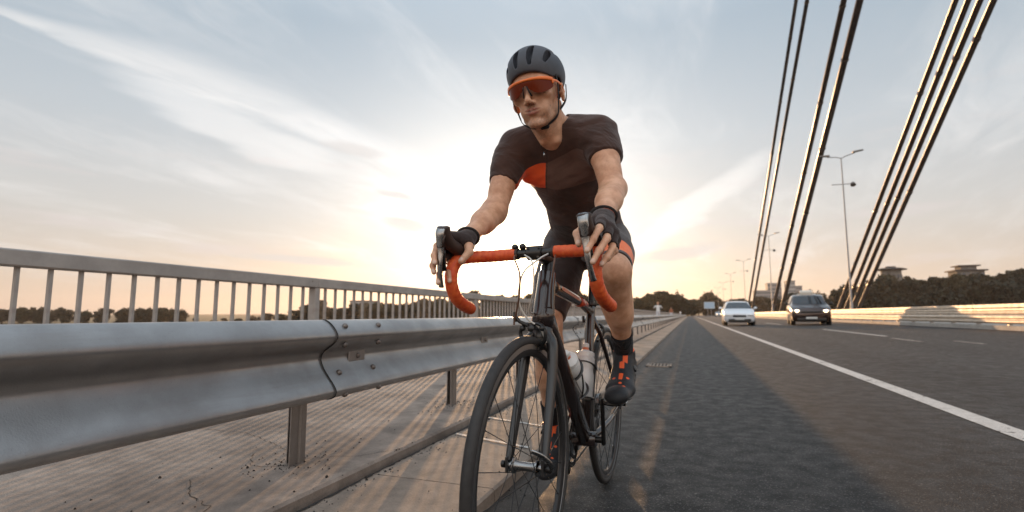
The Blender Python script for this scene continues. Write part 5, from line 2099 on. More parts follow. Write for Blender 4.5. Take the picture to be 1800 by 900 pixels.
# ------------------------------------------------------------------ the rider
def skin_material():
    m = bpy.data.materials.new('skin')
    m.use_nodes = True
    t = NT(m.node_tree)
    b = m.node_tree.nodes['Principled BSDF']
    V = t.n('ShaderNodeTexCoord').outputs['Object']
    a = t.n('ShaderNodeAttribute', attribute_name='tint')
    n1_ = t.n('ShaderNodeTexNoise', i_Vector=V, i_Scale=28.0, i_Detail=6.0, i_Roughness=.6)
    n2_ = t.n('ShaderNodeTexNoise', i_Vector=V, i_Scale=140.0, i_Detail=4.0, i_Roughness=.6)
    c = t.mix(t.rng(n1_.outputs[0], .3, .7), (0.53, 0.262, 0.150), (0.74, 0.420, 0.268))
    c = t.mix(t.m('MULTIPLY', t.rng(n2_.outputs[0], .55, .72), .35), c, (0.50, 0.25, 0.16))
    sp_ = t.n('ShaderNodeSeparateColor', i_0=a.outputs['Color']).outputs
    c = t.mix(sp_[0], c, (0.36, 0.115, 0.085))           # lips
    c = t.mix(t.m('MULTIPLY', sp_[1], t.rng(n2_.outputs[0], .25, .6)), c, (0.115, 0.070, 0.052))   # stubble, brows, painted shade between the lips
    c = t.mix(sp_[2], c, (0.72, 0.50, 0.40))             # nails
    t.put(b.inputs['Base Color'], c)
    b.inputs['Roughness'].default_value = .50
    b.inputs['Specular IOR Level'].default_value = .45
    b.inputs['Sheen Weight'].default_value = .35
    b.inputs['Sheen Roughness'].default_value = .28
    b.inputs['Sheen Tint'].default_value = (1, .75, .5, 1)
    b.inputs['Subsurface Weight'].default_value = .12
    b.inputs['Subsurface Radius'].default_value = (.010, .004, .002)
    b.inputs['Subsurface Scale'].default_value = 1.0
    bp = t.n('ShaderNodeBump', i_Strength=.25, i_Distance=.0012, i_Height=n2_.outputs[0])
    t.put(b.inputs['Normal'], bp.outputs[0])
    return m


def cloth_material(name, base, accent=None, ascale=(1, 1, 1), rough=.85, sheen=.25, panel=None, lines=0):
    m = bpy.data.materials.new(name)
    m.use_nodes = True
    t = NT(m.node_tree)
    b = m.node_tree.nodes['Principled BSDF']
    V = t.n('ShaderNodeTexCoord').outputs['Object']
    mp = t.n('ShaderNodeMapping', i_Vector=V, i_Scale=ascale)
    n1_ = t.n('ShaderNodeTexNoise', i_Vector=V, i_Scale=9.0, i_Detail=5.0, i_Roughness=.5, i_Distortion=.6)
    n2_ = t.n('ShaderNodeTexNoise', i_Vector=mp.outputs[0], i_Scale=8.0, i_Detail=3.0, i_Roughness=.45, i_Distortion=.8)
    n3_ = t.n('ShaderNodeTexNoise', i_Vector=V, i_Scale=500.0, i_Detail=2.0)
    c = t.mix(t.rng(n1_.outputs[0], .3, .7), tuple(x * .75 for x in base), tuple(min(1, x * 1.25) for x in base))
    if accent:
        a = t.n('ShaderNodeAttribute', attribute_name='tint')
        sp_ = t.n('ShaderNodeSeparateColor', i_0=a.outputs['Color']).outputs
        f = lambda s_: t.rng(s_, .35, .65)
        c = t.mix(f(sp_[0]), c, accent)
        if panel:
            c = t.mix(f(sp_[1]), c, panel)
        c = t.mix(t.m('MULTIPLY', f(sp_[2]), .85), c, tuple(x * .35 for x in base))
    t.put(b.inputs['Base Color'], c)
    b.inputs['Roughness'].default_value = rough
    b.inputs['Sheen Weight'].default_value = sheen
    b.inputs['Specular IOR Level'].default_value = .25
    h = t.m('ADD', t.m('MULTIPLY', n2_.outputs[0], 1.0), t.m('MULTIPLY', n3_.outputs[0], .06))
    bp = t.n('ShaderNodeBump', i_Strength=1.0, i_Distance=.014, i_Height=h)
    t.put(b.inputs['Normal'], bp.outputs[0])
    return m


M['skin'] = skin_material()
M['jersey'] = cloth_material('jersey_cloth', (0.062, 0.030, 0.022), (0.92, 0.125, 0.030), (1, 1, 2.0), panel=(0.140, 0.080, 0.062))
M['shorts'] = cloth_material('shorts_lycra', (0.030, 0.017, 0.014), (1.0, 0.20, 0.05), (1, 1, 1.5), .6, .3)
M['sock'] = cloth_material('sock_knit', (0.010, 0.010, 0.012), None, (4, 4, 1), .9, .1)
M['glove'] = cloth_material('glove_fabric', (0.040, 0.022, 0.018), (0.75, 0.13, 0.04), (1, 1, 1), .75, .2)
M['shoe'] = cloth_material('shoe_microfibre', (0.022, 0.022, 0.024), (0.80, 0.115, 0.030), (1, 1, 1), .45, .05)
M['sole'] = material('shoe_sole', (0.012, 0.012, 0.013), .4)
M['helmet'] = material('helmet_matte', (0.060, 0.062, 0.074), .55, var=.12, vscale=30, bump=.1, bscale=300, bdist=.001)
M['helmet_in'] = material('helmet_padding', (0.012, 0.011, 0.012), .9)
M['strap'] = material('strap_webbing', (0.022, 0.018, 0.018), .8, bump=.5, bscale=600, bdist=.001)
M['gframe'] = material('glasses_frame_orange', (0.90, 0.20, 0.035), .35)
M['lens'] = material('glasses_lens', (0.15, 0.022, 0.007), .14, spec=.12, trans=.0)
M['hair'] = material('hair_dark', (0.03, 0.018, 0.012), .7, var=.3, vscale=200)

rider = thing('person', 'cyclist in dark jersey with orange chest panel, grey helmet and orange glasses, riding the bicycle', 'person', BIKE, BRZ)

SHR, SHL = vec(-.180, -.685, 1.325), vec(.132, -.690, 1.333)
ELR, ELL = vec(-.205, -.795, 1.075), vec(.190, -.790, 1.115)
WRR, WRL = vec(-.205, -1.018, .950), vec(.200, -1.010, .985)
HPR, HPL = vec(-.108, -.255, 1.010), vec(.070, -.265, 1.020)
KNR, KNL = vec(-.124, -.505, .680), vec(.165, -.655, .872)
ANR, ANL = vec(-.180, -.245, .275), vec(.146, -.385, .585)
HC = vec(-.044, -.826, 1.443)
# head frame: columns are head left, head back, head up
def rotm(ax, a):
    c, s = math.cos(a), math.sin(a)
    return np.array({'x': [[1, 0, 0], [0, c, -s], [0, s, c]], 'y': [[c, 0, s], [0, 1, 0], [-s, 0, c]], 'z': [[c, -s, 0], [s, c, 0], [0, 0, 1]]}[ax])


HR = rotm('z', R(-2.5)) @ rotm('y', R(-6)) @ rotm('x', R(15))


def H(x, y, z):
    return HC + HR @ vec(x, y, z)


def fingers(side):
    if side > 0:
        return dict(
            index=([(.212, -1.082, .962), (.214, -1.124, .940), (.205, -1.156, .908), (.194, -1.172, .880)], (.0100, .0090, .0082, .0072)),
            middle=([(.229, -1.074, .950), (.230, -1.112, .915), (.217, -1.146, .882), (.205, -1.163, .853)], (.0102, .0092, .0083, .0073)),
            ring=([(.238, -1.062, .936), (.240, -1.092, .893), (.229, -1.118, .866), (.220, -1.128, .850)], (.0098, .0088, .0080, .0070)),
            little=([(.240, -1.048, .922), (.241, -1.066, .888), (.226, -1.084, .868), (.208, -1.098, .860)], (.0086, .0078, .0070, .0062)),
            thumb=([(.180, -1.036, .962), (.162, -1.066, .955), (.152, -1.098, .934), (.164, -1.132, .902)], (.0135, .0115, .0105, .0085)))
    return dict(
        index=([(-.226, -1.082, .950), (-.244, -1.118, .918), (-.237, -1.146, .888), (-.227, -1.158, .866)], (.0100, .0090, .0082, .0072)),
        middle=([(-.240, -1.068, .938), (-.256, -1.104, .890), (-.247, -1.134, .862), (-.238, -1.143, .843)], (.0102, .0092, .0083, .0073)),
        ring=([(-.244, -1.054, .922), (-.243, -1.085, .876), (-.231, -1.124, .838), (-.227, -1.138, .814)], (.0098, .0088, .0080, .0070)),
        little=([(-.240, -1.040, .910), (-.228, -1.068, .872), (-.217, -1.098, .844), (-.208, -1.108, .820)], (.0086, .0080, .0072, .0064)),
        thumb=([(-.192, -1.024, .928), (-.180, -1.046, .922), (-.171, -1.064, .904), (-.181, -1.092, .876)], (.0140, .0125, .0115, .0092)))


def hand(F, side, grow=0.0, glove=False):
    wr = WRL if side > 0 else WRR
    fg = fingers(side)
    k = .009
    for nme, (pts, rr) in fg.items():
        base = vec(*pts[0])
        if nme == 'thumb':
            F.cone(wr + (base - wr) * .15, base, .020 + grow, rr[0] + grow, k)
        else:
            F.cone(wr + (base - wr) * .12, base, (.017 + grow), (.0125 + grow), k)
        last = 3 if not glove else 1
        for i in range(last):
            p0, p1 = vec(*pts[i]), vec(*pts[i + 1])
            r0, r1 = rr[i] + grow, rr[i + 1] + grow
            if glove:
                q = p0 + (p1 - p0) * (.78 if nme != 'thumb' else .9)
                F.cone(p0, p1, r0, r1, .004, cuts=[(q, p1 - p0)])
            else:
                F.cone(p0, p1, r0, r1, .004)
                if i > 0:                               # knuckle
                    F.ell(p0, (rr[i] * 1.10,) * 3, .003)
    F.cone(wr + vec(0, .02, .010), wr, (.030 + grow, .021 + grow), (.028 + grow, .020 + grow), .012, u=(1, 0, 0)) if not glove else None


def build_body():
    F = Field((-.33, -1.22, .03), (.31, -.08, 1.62), .0029)
    C = F.cone
    # torso inside the clothes
    C((-.015, -.24, 1.02), (-.01, -.40, 1.16), (.145, .095), (.120, .085), .03, u=(1, 0, 0))
    C((-.01, -.40, 1.16), (-.02, -.58, 1.28), (.120, .085), (.145, .105), .03, u=(1, 0, 0))
    C((-.02, -.58, 1.28), (-.02, -.665, 1.345), (.145, .100), (.120, .070), .03, u=(1, 0, 0))
    C(SHR + vec(.06, .0, .0), SHL - vec(.06, 0, 0), .055, .055, .03)
    # neck
    C((-.020, -.690, 1.350), H(0, .012, -.045), (.060, .062), (.056, .060), .02, u=(1, 0, 0))
    C((-.020, -.745, 1.315), H(0, -.030, -.075), (.030), (.026), .03)
    for s in (-1, 1):                                   # sternomastoid
        C(vec(-.020 + s * .022, -.765, 1.305), H(s * .052, .025, -.040), .013, .016, .012)
        C(vec(-.020 + s * .03, -.66, 1.375), vec(-.020 + s * .11, -.675, 1.345), .035, .028, .03)
    # head
    E_ = lambda c, r, k=.01, sub=False, rot=None: F.ell(H(*c), r, k, sub, HR if rot is None else HR @ rot)
    E_((0, .018, .038), (.074, .094, .084))
    E_((0, -.030, .020), (.066, .062, .075), .02)
    E_((0, -.034, -.028), (.050, .050, .067), .018)
    for s in (-1, 1):
        C(H(s * .053, .012, -.038), H(s * .042, -.010, -.073), .014, .012, .015)
        C(H(s * .042, -.010, -.073), H(s * .013, -.067, -.098), .012, .012, .013)
        E_((s * .046, -.056, -.012), (.019, .020, .015), .014)
        E_((s * .027, -.054, -.056), (.019, .019, .026), .016)
    E_((0, -.079, -.098), (.018, .013, .014), .011)
    E_((0, -.070, -.060), (.027, .021, .026), .012)
    C(H(-.038, -.074, .024), H(.038, -.074, .024), .011, .011, .012)
    for s in (-1, 1):
        E_((s * .031, -.098, .004), (.017, .016, .012), .008, True)
        E_((s * .031, -.072, .003), (.0135, .0125, .0125), .002)
    C(H(0, -.080, .016), H(0, -.108, -.026), .0075, .0085, .009)
    E_((0, -.106, -.031), (.0100, .0100, .0085), .006)
    for s in (-1, 1):
        E_((s * .0125, -.094, -.035), (.0075, .0100, .0072), .005)
        E_((s * .0065, -.104, -.0415), (.0038, .0048, .0042), .002, True)
        C(H(s * .0270, -.0770, -.0570), H(s * .007, -.0900, -.0560), .0030, .0046, .005)
        C(H(s * .0250, -.0775, -.0595), H(s * .0, -.0895, -.0670), .0032, .0056, .005)
    for s in (-1, 1):
        C(H(s * .0272, -.0815, -.0575), H(0, -.0965, -.0612), .0016, .0026, .0020, True)
    E_((0, -.089, -.0785), (.017, .008, .005), .006, True)
    for s in (-1, 1):                                   # ears
        ro = rotm('x', R(-10)) @ rotm('z', R(s * 22))
        E_((s * .081, .016, -.008), (.0075, .020, .032), .004, False, ro)
        E_((s * .086, .010, -.004), (.0055, .011, .018), .003, True, ro)
        E_((s * .077, .004, -.010), (.005, .004, .006), .003)
    # arms
    for (sh, el, wr, s) in ((SHR, ELR, WRR, -1), (SHL, ELL, WRL, 1)):
        C(sh, sh + (el - sh) * .35, .054, .050, .03)
        C(sh + (el - sh) * .3, el, .047, .037, .02)
        C(sh + (el - sh) * .30 + vec(0, -.014, -.004), sh + (el - sh) * .72 + vec(0, -.010, .008), .034, .030, .02)
        C(sh + (el - sh) * .35 + vec(0, .018, 0), sh + (el - sh) * .8 + vec(0, .010, 0), .032, .026, .02)
        fa = wr - el
        C(el, el + fa * .45, .0385, .0360, .02)
        C(el + fa * .40, wr, (.0340, .0335), (.0265, .0200), .02, u=(1, 0, 0))
        C(el + fa * .05 + vec(s * .012, 0, .008), el + fa * .42 + vec(s * .010, 0, .004), .030, .024, .02)
        C(el + fa * .08 + vec(-s * .010, 0, -.008), el + fa * .45 + vec(-s * .006, 0, -.004), .028, .022, .02)
        F.ell(el + vec(0, .022, -.008), (.020, .020, .022), .015)
        hand(F, s)
    # legs
    for (hp, kn, an, s) in ((HPR, KNR, ANR, -1), (HPL, KNL, ANL, 1)):
        th = kn - hp
        sk = an - kn
        C(hp, hp + th * .5, .086, .076, .03)
        C(hp + th * .45, kn, .074, .052, .03)
        fwd = nrm(np.cross(np.cross(th, sk), th)) * -1      # towards the front of the thigh
        C(hp + th * .55 + fwd * .02 + vec(-s * .018, 0, 0), kn - th * .10 + fwd * .010 + vec(-s * .022, 0, 0), .042, .026, .02)
        C(hp + th * .45 + fwd * .02 + vec(s * .018, 0, 0), kn - th * .14 + fwd * .008 + vec(s * .018, 0, 0), .044, .028, .02)
        pf = nrm(-(nrm(sk) - nrm(th)))                       # out of the bent knee
        pf = nrm(nrm(th) - nrm(sk))
        F.ell(kn + pf * .020, (.026, .026, .028), .016)
        C(kn, kn + sk * .5, .051, .046, .03)
        C(kn + vec(-s * .014, 0, .005), kn + sk * .22 + vec(-s * .016, 0, 0), .042, .040, .03)
        C(kn + sk * .45, an, .042, .029, .03)
        bk = nrm(np.cross(np.cross(sk, th), sk)) * -1
        bk = bk if bk[1] > 0 else -bk
        C(kn + sk * .14 + bk * .026 + vec(-s * .020, 0, 0), kn + sk * .42 + bk * .026 + vec(-s * .021, 0, 0), .035, .040, .024)
        C(kn + sk * .14 + bk * .026 + vec(s * .016, 0, 0), kn + sk * .36 + bk * .026 + vec(s * .016, 0, 0), .032, .034, .022)
        C(kn + sk * .45 + bk * .016, an + bk * .014, .030, .014, .02)
        C(kn + sk * .12 - bk * .022, kn + sk * .7 - bk * .010, .018, .014, .012)
        foot_prims(F, s, 0.0)
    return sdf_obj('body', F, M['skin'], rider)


def foot_frame(s):
    """heel, ball and toe on the sole line, and ankle"""
    if s > 0:
        return vec(.142, -.310, .505), vec(.150, -.492, .4400), vec(.152, -.585, .4340), ANL
    return vec(-.180, -.185, .245), vec(-.152, -.335, .148), vec(-.148, -.420, .118), ANR


def foot_prims(F, s, g):
    he, ba, to, an = foot_frame(s)
    up = vec(0, -.05, .03) * 0 + nrm(np.cross(ba - he, vec(-1, 0, 0)))
    up = up if up[2] > 0 else -up
    F.cone(he + up * .035, ba + up * .026, (.030 + g, .030 + g), (.040 + g, .022 + g), .015, u=(1, 0, 0))
    F.cone(ba + up * .025, to + up * .020, (.040 + g, .020 + g), (.030 + g, .014 + g), .015, u=(1, 0, 0))
    F.cone(an + vec(0, 0, -.01), he + (ba - he) * .62 + up * .042, (.030 + g, .034 + g), (.030 + g, .022 + g), .02, u=(1, 0, 0))
    F.cone(an + vec(0, .012, 0), he + up * .038, .030 + g, .030 + g, .02)


body, BV, BQ = build_body()
# tint: r lips, g stubble, brows and painted shade between the lips, b nails
hl = (BV - HC) @ HR
tint = np.zeros((len(BV), 4), np.float32)
tint[:, 3] = 1
def blob(P, c, r):
    return np.clip(1.25 - np.sqrt((((P - np.array(c)) / np.array(r)) ** 2).sum(1)), 0, 1)
inh = (np.abs(hl) < .14).all(1)
lip = np.zeros(len(BV))
lip[inh] = np.maximum(blob(hl[inh], (0, -.091, -.0552), (.027, .016, .0048)), blob(hl[inh], (0, -.090, -.0668), (.024, .015, .0056)))
st_ = np.zeros(len(BV))
q = hl[inh]
beard = np.clip((-.045 - q[:, 2]) / .030, 0, 1) * np.clip((.030 - q[:, 1]) / .05, 0, 1)
mous = blob(q, (0, -.090, -.046), (.026, .016, .0085))
brow = np.maximum(blob(q, (.031, -.082, .026), (.020, .012, .0050)), blob(q, (-.031, -.082, .026), (.020, .012, .0050)))
side = np.clip((np.abs(q[:, 0]) - .058) / .01, 0, 1) * np.clip((q[:, 2] + .03) / .02, 0, 1) * np.clip(1 - np.abs(q[:, 1] + .005) / .014, 0, 1)
st_[inh] = np.clip(.36 * beard * (1 - lip[inh]) + .68 * mous + .9 * brow + .5 * side, 0, .95)
crease = np.zeros(len(BV))
crease[inh] = blob(hl[inh], (0, -.090, -.0606), (.025, .016, .0020))
tint[:, 0] = np.clip(lip * 1.4, 0, .9)
for (mc, mr) in (((.034, -.070, -.078), .0035), ((.050, -.045, -.05), .0025)):
    st_[inh] = np.maximum(st_[inh], np.clip(1.8 - np.linalg.norm(hl[inh] - np.array(mc), axis=1) / mr, 0, 1) * .9)
st_ = np.maximum(st_, np.clip(crease * 1.6, 0, .95))
tint[:, 1] = st_
for s in (-1, 1):
    for nme, (pts, rr) in fingers(s).items():
        p1, p2 = vec(*pts[2]), vec(*pts[3])
        ax_ = nrm(p2 - p1)
        dorsal = nrm(vec(0, -1, .35) - ax_ * (vec(0, -1, .35) @ ax_))
        c_ = p2 + dorsal * rr[3] * .9
        dd_ = np.linalg.norm((BV - c_), axis=1)
        tint[:, 2] = np.maximum(tint[:, 2], np.clip((.0075 - dd_) / .0015, 0, 1) * .8)
ca = body.data.color_attributes.new('tint', 'FLOAT_COLOR', 'POINT')
ca.data.foreach_set('color', tint.ravel())


def wr_noise(A, fr, seed=0.0):
    def f(X, Y, Z):
        return A * (np.sin(fr * (X + .6 * Y) + seed + 2.2 * np.sin(fr * .5 * Z + seed)) * np.sin(fr * .8 * (Z + .3 * X) + 1.3 * seed + 1.7 * np.sin(fr * .45 * Y)))
    return f


# jersey
_wa, _wb = wr_noise(.0040, 27, .4), wr_noise(.0016, 75, 2.0)
WN = lambda X, Y, Z: _wa(X, Y, Z) + _wb(X, Y, Z)
F = Field((-.30, -.92, .98), (.28, -.10, 1.47), .0034)
C = F.cone
C((-.012, -.26, 1.055), (-.008, -.42, 1.175), (.158, .105), (.134, .097), .03, u=(1, 0, 0), wr=WN)
C((-.008, -.42, 1.175), (-.020, -.58, 1.285), (.134, .097), (.158, .117), .03, u=(1, 0, 0), wr=WN)
C((-.020, -.58, 1.285), (-.020, -.672, 1.345), (.158, .110), (.130, .078), .03, u=(1, 0, 0), wr=WN)
C(SHR + vec(.055, .0, .0), SHL - vec(.055, 0, 0), .064, .064, .03, wr=WN)
for s in (-1, 1):
    C(vec(-.020 + s * .035, -.668, 1.375), vec(-.020 + s * .115, -.680, 1.350 + (.014 if s > 0 else 0)), .043, .040, .03)
C((-.020, -.68, 1.340), (-.0205, -.722, 1.372), (.070, .068), (.064, .062), .02, u=(1, 0, 0), cuts=[((-.02, -.722, 1.385), (0.02, -.55, .85))])
for (sh, el, s, tt) in ((SHR, ELR, -1, .59), (SHL, ELL, 1, .46)):
    q0 = sh + (el - sh) * tt
    dn_ = nrm(nrm(el - sh) + vec(0, 0, 0))
    C(sh, sh + (el - sh) * .35, .0620, .0570, .03, wr=WN)
    fold = lambda X, Y, Z, s=s: .0024 * np.abs(np.sin(120 * Z + 16 * np.sin(9 * X + 12 * Y + s)))
    C(sh + (el - sh) * .2, sh + (el - sh) * .9, .0575, .0490, .02, cuts=[(q0, dn_)], wr=fold)
    C(sh + vec(-s * .03, -.02, -.03), vec(-.02 + s * .10, -.63, 1.25), .045, .050, .03, wr=WN)
# neck opening
F.cone((-.020, -.800, 1.385), H(0, -.02, -.06), .034, .05, .006, sub=True)
F.cone(vec(-.020, -.700, 1.372), H(0, .02, -.03), (.0605, .0640), (.062, .068), .006, sub=True, u=(1, 0, 0))
F.cut((0, -.20, 1.03), (0, .75, -.66))
F.cut((0, -.30, .985), (0, .05, -1))
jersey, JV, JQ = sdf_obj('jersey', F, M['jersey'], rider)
spine0, spine1 = vec(-.008, -.42, 1.175), vec(-.020, -.70, 1.365)
sdir = nrm(spine1 - spine0)
front = nrm(np.cross(sdir, vec(1, 0, 0)))
front = front if front[1] < 0 else -front
rel = JV - vec(-.020, -.58, 1.285)
fs_, fu_, ff_ = rel @ vec(1, 0, 0), rel @ sdir, rel @ front
tint = np.zeros((len(JV), 4), np.float32)
tint[:, 3] = 1
fs_ = fs_ + .034 + .26 * (.070 - fu_)
ztop_band = np.where(fs_ < 0, .084 + .03 * fs_, np.minimum(.084 + .36 * fs_, .122))
inband = (fu_ < ztop_band + .0) & (fu_ > -.022) & (ff_ > -.02)
soft = lambda d: np.clip(.5 + d / .004, 0, 1)
band = soft(ztop_band - fu_) * soft(fu_ + .022) * soft(ff_ + .02)
notarm = 1 - np.zeros(len(JV))
armR = np.linalg.norm(np.cross(JV - SHR, nrm(ELR - SHR)), axis=1)
armL = np.linalg.norm(np.cross(JV - SHL, nrm(ELL - SHL)), axis=1)
dR = (JV - SHR) @ nrm(ELR - SHR)
dL = (JV - SHL) @ nrm(ELL - SHL)
inx_ = (JV - SHR)[:, 0] - dR * nrm(ELR - SHR)[0]
notR = 1 - soft(.064 - armR) * soft(dR - .105) * soft(.018 - inx_)
notL = 1 - soft(.066 - armL) * soft(dL - .02)
tint[:, 0] = band * soft(-fs_ - .004) * notR
tint[:, 1] = band * soft(fs_ + .004) * notL
# raglan and side seams, zip
seam = np.clip(1 - np.abs(fs_ + .0) / .0035, 0, 1) * soft(ff_ - .02)
cuffR = np.clip(1 - np.abs(dR - .60 * np.linalg.norm(ELR - SHR) + .008) / .003, 0, 1) * (armR < .08)
tint[:, 2] = np.clip(seam * (1 - tint[:, 0] * 0), 0, 1)
rag = np.clip(1 - np.abs(np.abs(fs_ + .0) - .075 - .35 * (.09 - fu_)) / .003, 0, 1) * soft(fu_ - .03)
ca = jersey.data.color_attributes.new('tint', 'FLOAT_COLOR', 'POINT')
ca.data.foreach_set('color', tint.ravel())
m_ = MB()
zp_ = vec(-.034, -.787, 1.262)
m_.tube([zp_, zp_ + vec(.001, -.003, -.014)], [(.0025, .0018), (.0035, .0018)], 8)
m_.build('zip_puller', M['alu'], jersey, True)

# bib shorts
F = Field((-.27, -.80, .62), (.28, -.08, 1.16), .0034)
C = F.cone
WS = wr_noise(.0012, 70, 1.0)
C((-.012, -.22, 1.02), (-.010, -.36, 1.120), (.160, .104), (.135, .098), .03, u=(1, 0, 0))
HEM = {}
for (hp, kn, s, tt) in ((HPR, KNR, -1, .86), (HPL, KNL, 1, .93)):
    th = kn - hp
    q0 = hp + th * tt
    dn_ = nrm(th)
    if s > 0:
        dn_ = nrm(th + vec(0, 0, -.05))
    C(hp, hp + th * .5, .0950 if s > 0 else .1000, .0840 if s > 0 else .0890, .03, wr=WS)
    C(hp + th * .45, kn + th * .1, .0815, .0560, .03, cuts=[(q0, dn_)], wr=WS)
    an = ANR if s < 0 else ANL
    sk = an - kn
    fwd = -nrm(np.cross(np.cross(th, sk), th))
    C(hp + th * .50 + fwd * .02 + vec(s * .018, 0, 0), kn - th * .02 + fwd * .008 + vec(s * .018, 0, 0), .0515, .034, .02, cuts=[(q0, dn_)])
    C(hp + th * .50 + fwd * .02 + vec(-s * .018, 0, 0), kn - th * .02 + fwd * .008 + vec(-s * .020, 0, 0), .0490, .034, .02, cuts=[(q0, dn_)])
    HEM[s] = (q0, dn_)
F.ell((-.012, -.30, .985), (.07, .07, .045), .03)
shorts, SV, SQ = sdf_obj('bib_shorts', F, M['shorts'], rider)
tint = np.zeros((len(SV), 4), np.float32)
tint[:, 3] = 1
q0, dn_ = HEM[1]
dL = (q0 - SV) @ dn_
lft = soft(SV[:, 0] - .02)
tint[:, 0] = soft(dL - .022 - .0) * soft(.128 - dL) * lft
q0, dn_ = HEM[-1]
dR_ = (q0 - SV) @ dn_
ca = shorts.data.color_attributes.new('tint', 'FLOAT_COLOR', 'POINT')
ca.data.foreach_set('color', tint.ravel())

# gloves
for s in (-1, 1):
    wr = WRL if s > 0 else WRR
    el = ELL if s > 0 else ELR
    lo = np.array([min(-.29, -.29) if s < 0 else .12, -1.15, .84])
    hi = np.array([-.13 if s < 0 else .28, -.94, 1.03])
    F = Field(lo, hi, .0018)
    hand(F, s, .0032, True)
    fa = nrm(el - wr)
    q0 = wr + fa * .022
    F.cone(wr - fa * .02, wr + fa * .05, (.0325, .0245), (.0310, .0240), .010, u=(1, 0, 0), cuts=[(q0, fa)])
    go, GV, GQ = sdf_obj('glove', F, M['glove'], rider)
    tint = np.zeros((len(GV), 4), np.float32)
    tint[:, 3] = 1
    da_ = (GV - wr) @ fa
    side_ = (GV - wr) @ vec(s, 0, 0)
    tint[:, 0] = np.clip(1 - np.abs(da_ - .015) / .002, 0, 1) * soft(side_ - .0)
    ca = go.data.color_attributes.new('tint', 'FLOAT_COLOR', 'POINT')
    ca.data.foreach_set('color', tint.ravel())
    m_ = MB()
    ring = []
    a_ = nrm(np.cross(fa, vec(1, 0, 0)))
    b_ = nrm(np.cross(fa, a_))
    for k in range(26):
        t_ = 2 * math.pi * k / 26
        ring.append(wr + fa * .018 + a_ * .0262 * math.cos(t_) + b_ * .0335 * math.sin(t_))
    m_.tube(ring, [(.0018, .0060)] * 26, 8, closed=True, up=fa)
    m_.build('wrist_strap', M['strap'], go, True)

# socks and shoes
for s in (-1, 1):
    he, ba, to, an = foot_frame(s)
    kn = KNL if s > 0 else KNR
    sk = nrm(kn - an)
    F = Field(np.minimum(an, an + sk * .14) - .07, np.maximum(an, an + sk * .14) + .07, .0025)
    top = an + sk * (.105 if s > 0 else .12)
    F.cone(an - sk * .03, an + sk * .2, (.0335, .0345), (.0450, .0460), .01, u=(1, 0, 0), cuts=[(top, sk)], wr=lambda X, Y, Z: .0008 * np.sin(900 * (X + .3 * Y)))
    F.cone(an + vec(0, .014, 0), an + sk * .15 + vec(0, .018, 0), .026, .034, .01, cuts=[(top, sk)])
    sdf_obj('sock', F, M['sock'], rider)
    up = nrm(np.cross(ba - he, vec(-1, 0, 0)))
    up = up if up[2] > 0 else -up
    fw = nrm(to - he)
    lo = np.minimum(np.minimum(he, to), an) - .06
    hi = np.maximum(np.maximum(he, to), an) + .06
    F = Field(lo, hi, .0022)
    foot_prims(F, s, .0075)
    F.ell(to + up * .022 + fw * -.012, (.038, .042, .022), .015, rot=np.stack([vec(1, 0, 0), fw, up], 1))
    F.cone(ba + up * .03 + vec(.0, 0, 0), he + (ba - he) * .5 + up * .040, (.046, .026), (.036, .030), .015, u=(1, 0, 0))
    col_p = an + vec(0, 0, .022)
    F.cut(col_p, vec(0, -.25, 1))
    # straps across the instep
    for f_ in (.50, .72):
        p_ = he + (ba - he) * f_
        F.cone(p_ + vec(-.040, 0, .0) + up * .038, p_ + up * (.070 - .014 * (f_ - .4) / .4) - fw * .0, .0075, .0065, .003)
        F.cone(p_ + up * (.070 - .014 * (f_ - .4) / .4), p_ + vec(.040, 0, 0) + up * .038, .0065, .0075, .003)
    so, SV_, SQ_ = sdf_obj('shoe', F, M['shoe'], rider)
    tint = np.zeros((len(SV_), 4), np.float32)
    tint[:, 3] = 1
    r_ = SV_ - he
    al = r_ @ fw / np.linalg.norm(to - he)
    hh = r_ @ up
    lx_ = r_[:, 0] - (to - he)[0] * al
    collar = soft(.0055 - np.abs((SV_ - col_p) @ nrm(vec(0, -.25, 1)) + .0075)) * .9
    tongue = soft(.0085 - .010 * np.clip(al - .45, 0, 1) - np.abs(lx_ - np.where(al < .40, .013, .002))) * soft(al - .20) * soft(.66 - al) * soft(hh - .035)
    gap1 = soft(.010 - np.abs(al - .50) * .28)
    spots = np.zeros(len(SV_))
    for (cx_, ca_) in ((.004, .74), (.018, .80), (-.016, .84), (.026, .60), (-.022, .62)):
        spots = np.maximum(spots, np.clip((.0065 - np.hypot(lx_ - cx_, (al - ca_) * .28)) / .0015, 0, 1) * (hh > .02))
    tint[:, 0] = np.clip(np.maximum(np.maximum(collar, tongue * (1 - gap1)), spots), 0, 1)
    ca = so.data.color_attributes.new('tint', 'FLOAT_COLOR', 'POINT')
    ca.data.foreach_set('color', tint.ravel())
    m_ = MB()
    n_ = 14
    pts, rr = [], []
    for i in range(n_):
        f_ = i / (n_ - 1)
        p_ = (he + (ba - he) * min(1, f_ / .66)) if f_ < .66 else (ba + (to - ba) * ((f_ - .66) / .34))
        pts.append(p_ - fw * .02 * (f_ == 0) + up * (.004 + .006 * max(0, f_ - .75) * 4))
        wdt = .030 + .014 * math.sin(max(0, f_ - .25) / .75 * 2.4)
        rr.append((.0065, wdt if 0 < i < n_ - 1 else wdt * .5))
    m_.tube(pts, rr, 14, up=up)
    m_.build('sole', M['sole'], so, True)
    m_ = MB()
    dp = he + (ba - he) * .42 + up * .055 + vec(s * .036, 0, 0)
    m_.lathe(dp, (s, -.2, .45), [(-.004, .013), (.006, .014), (.011, .012), (.012, .001)], 18)
    m_.build('dial', M['sole'], so, 40)

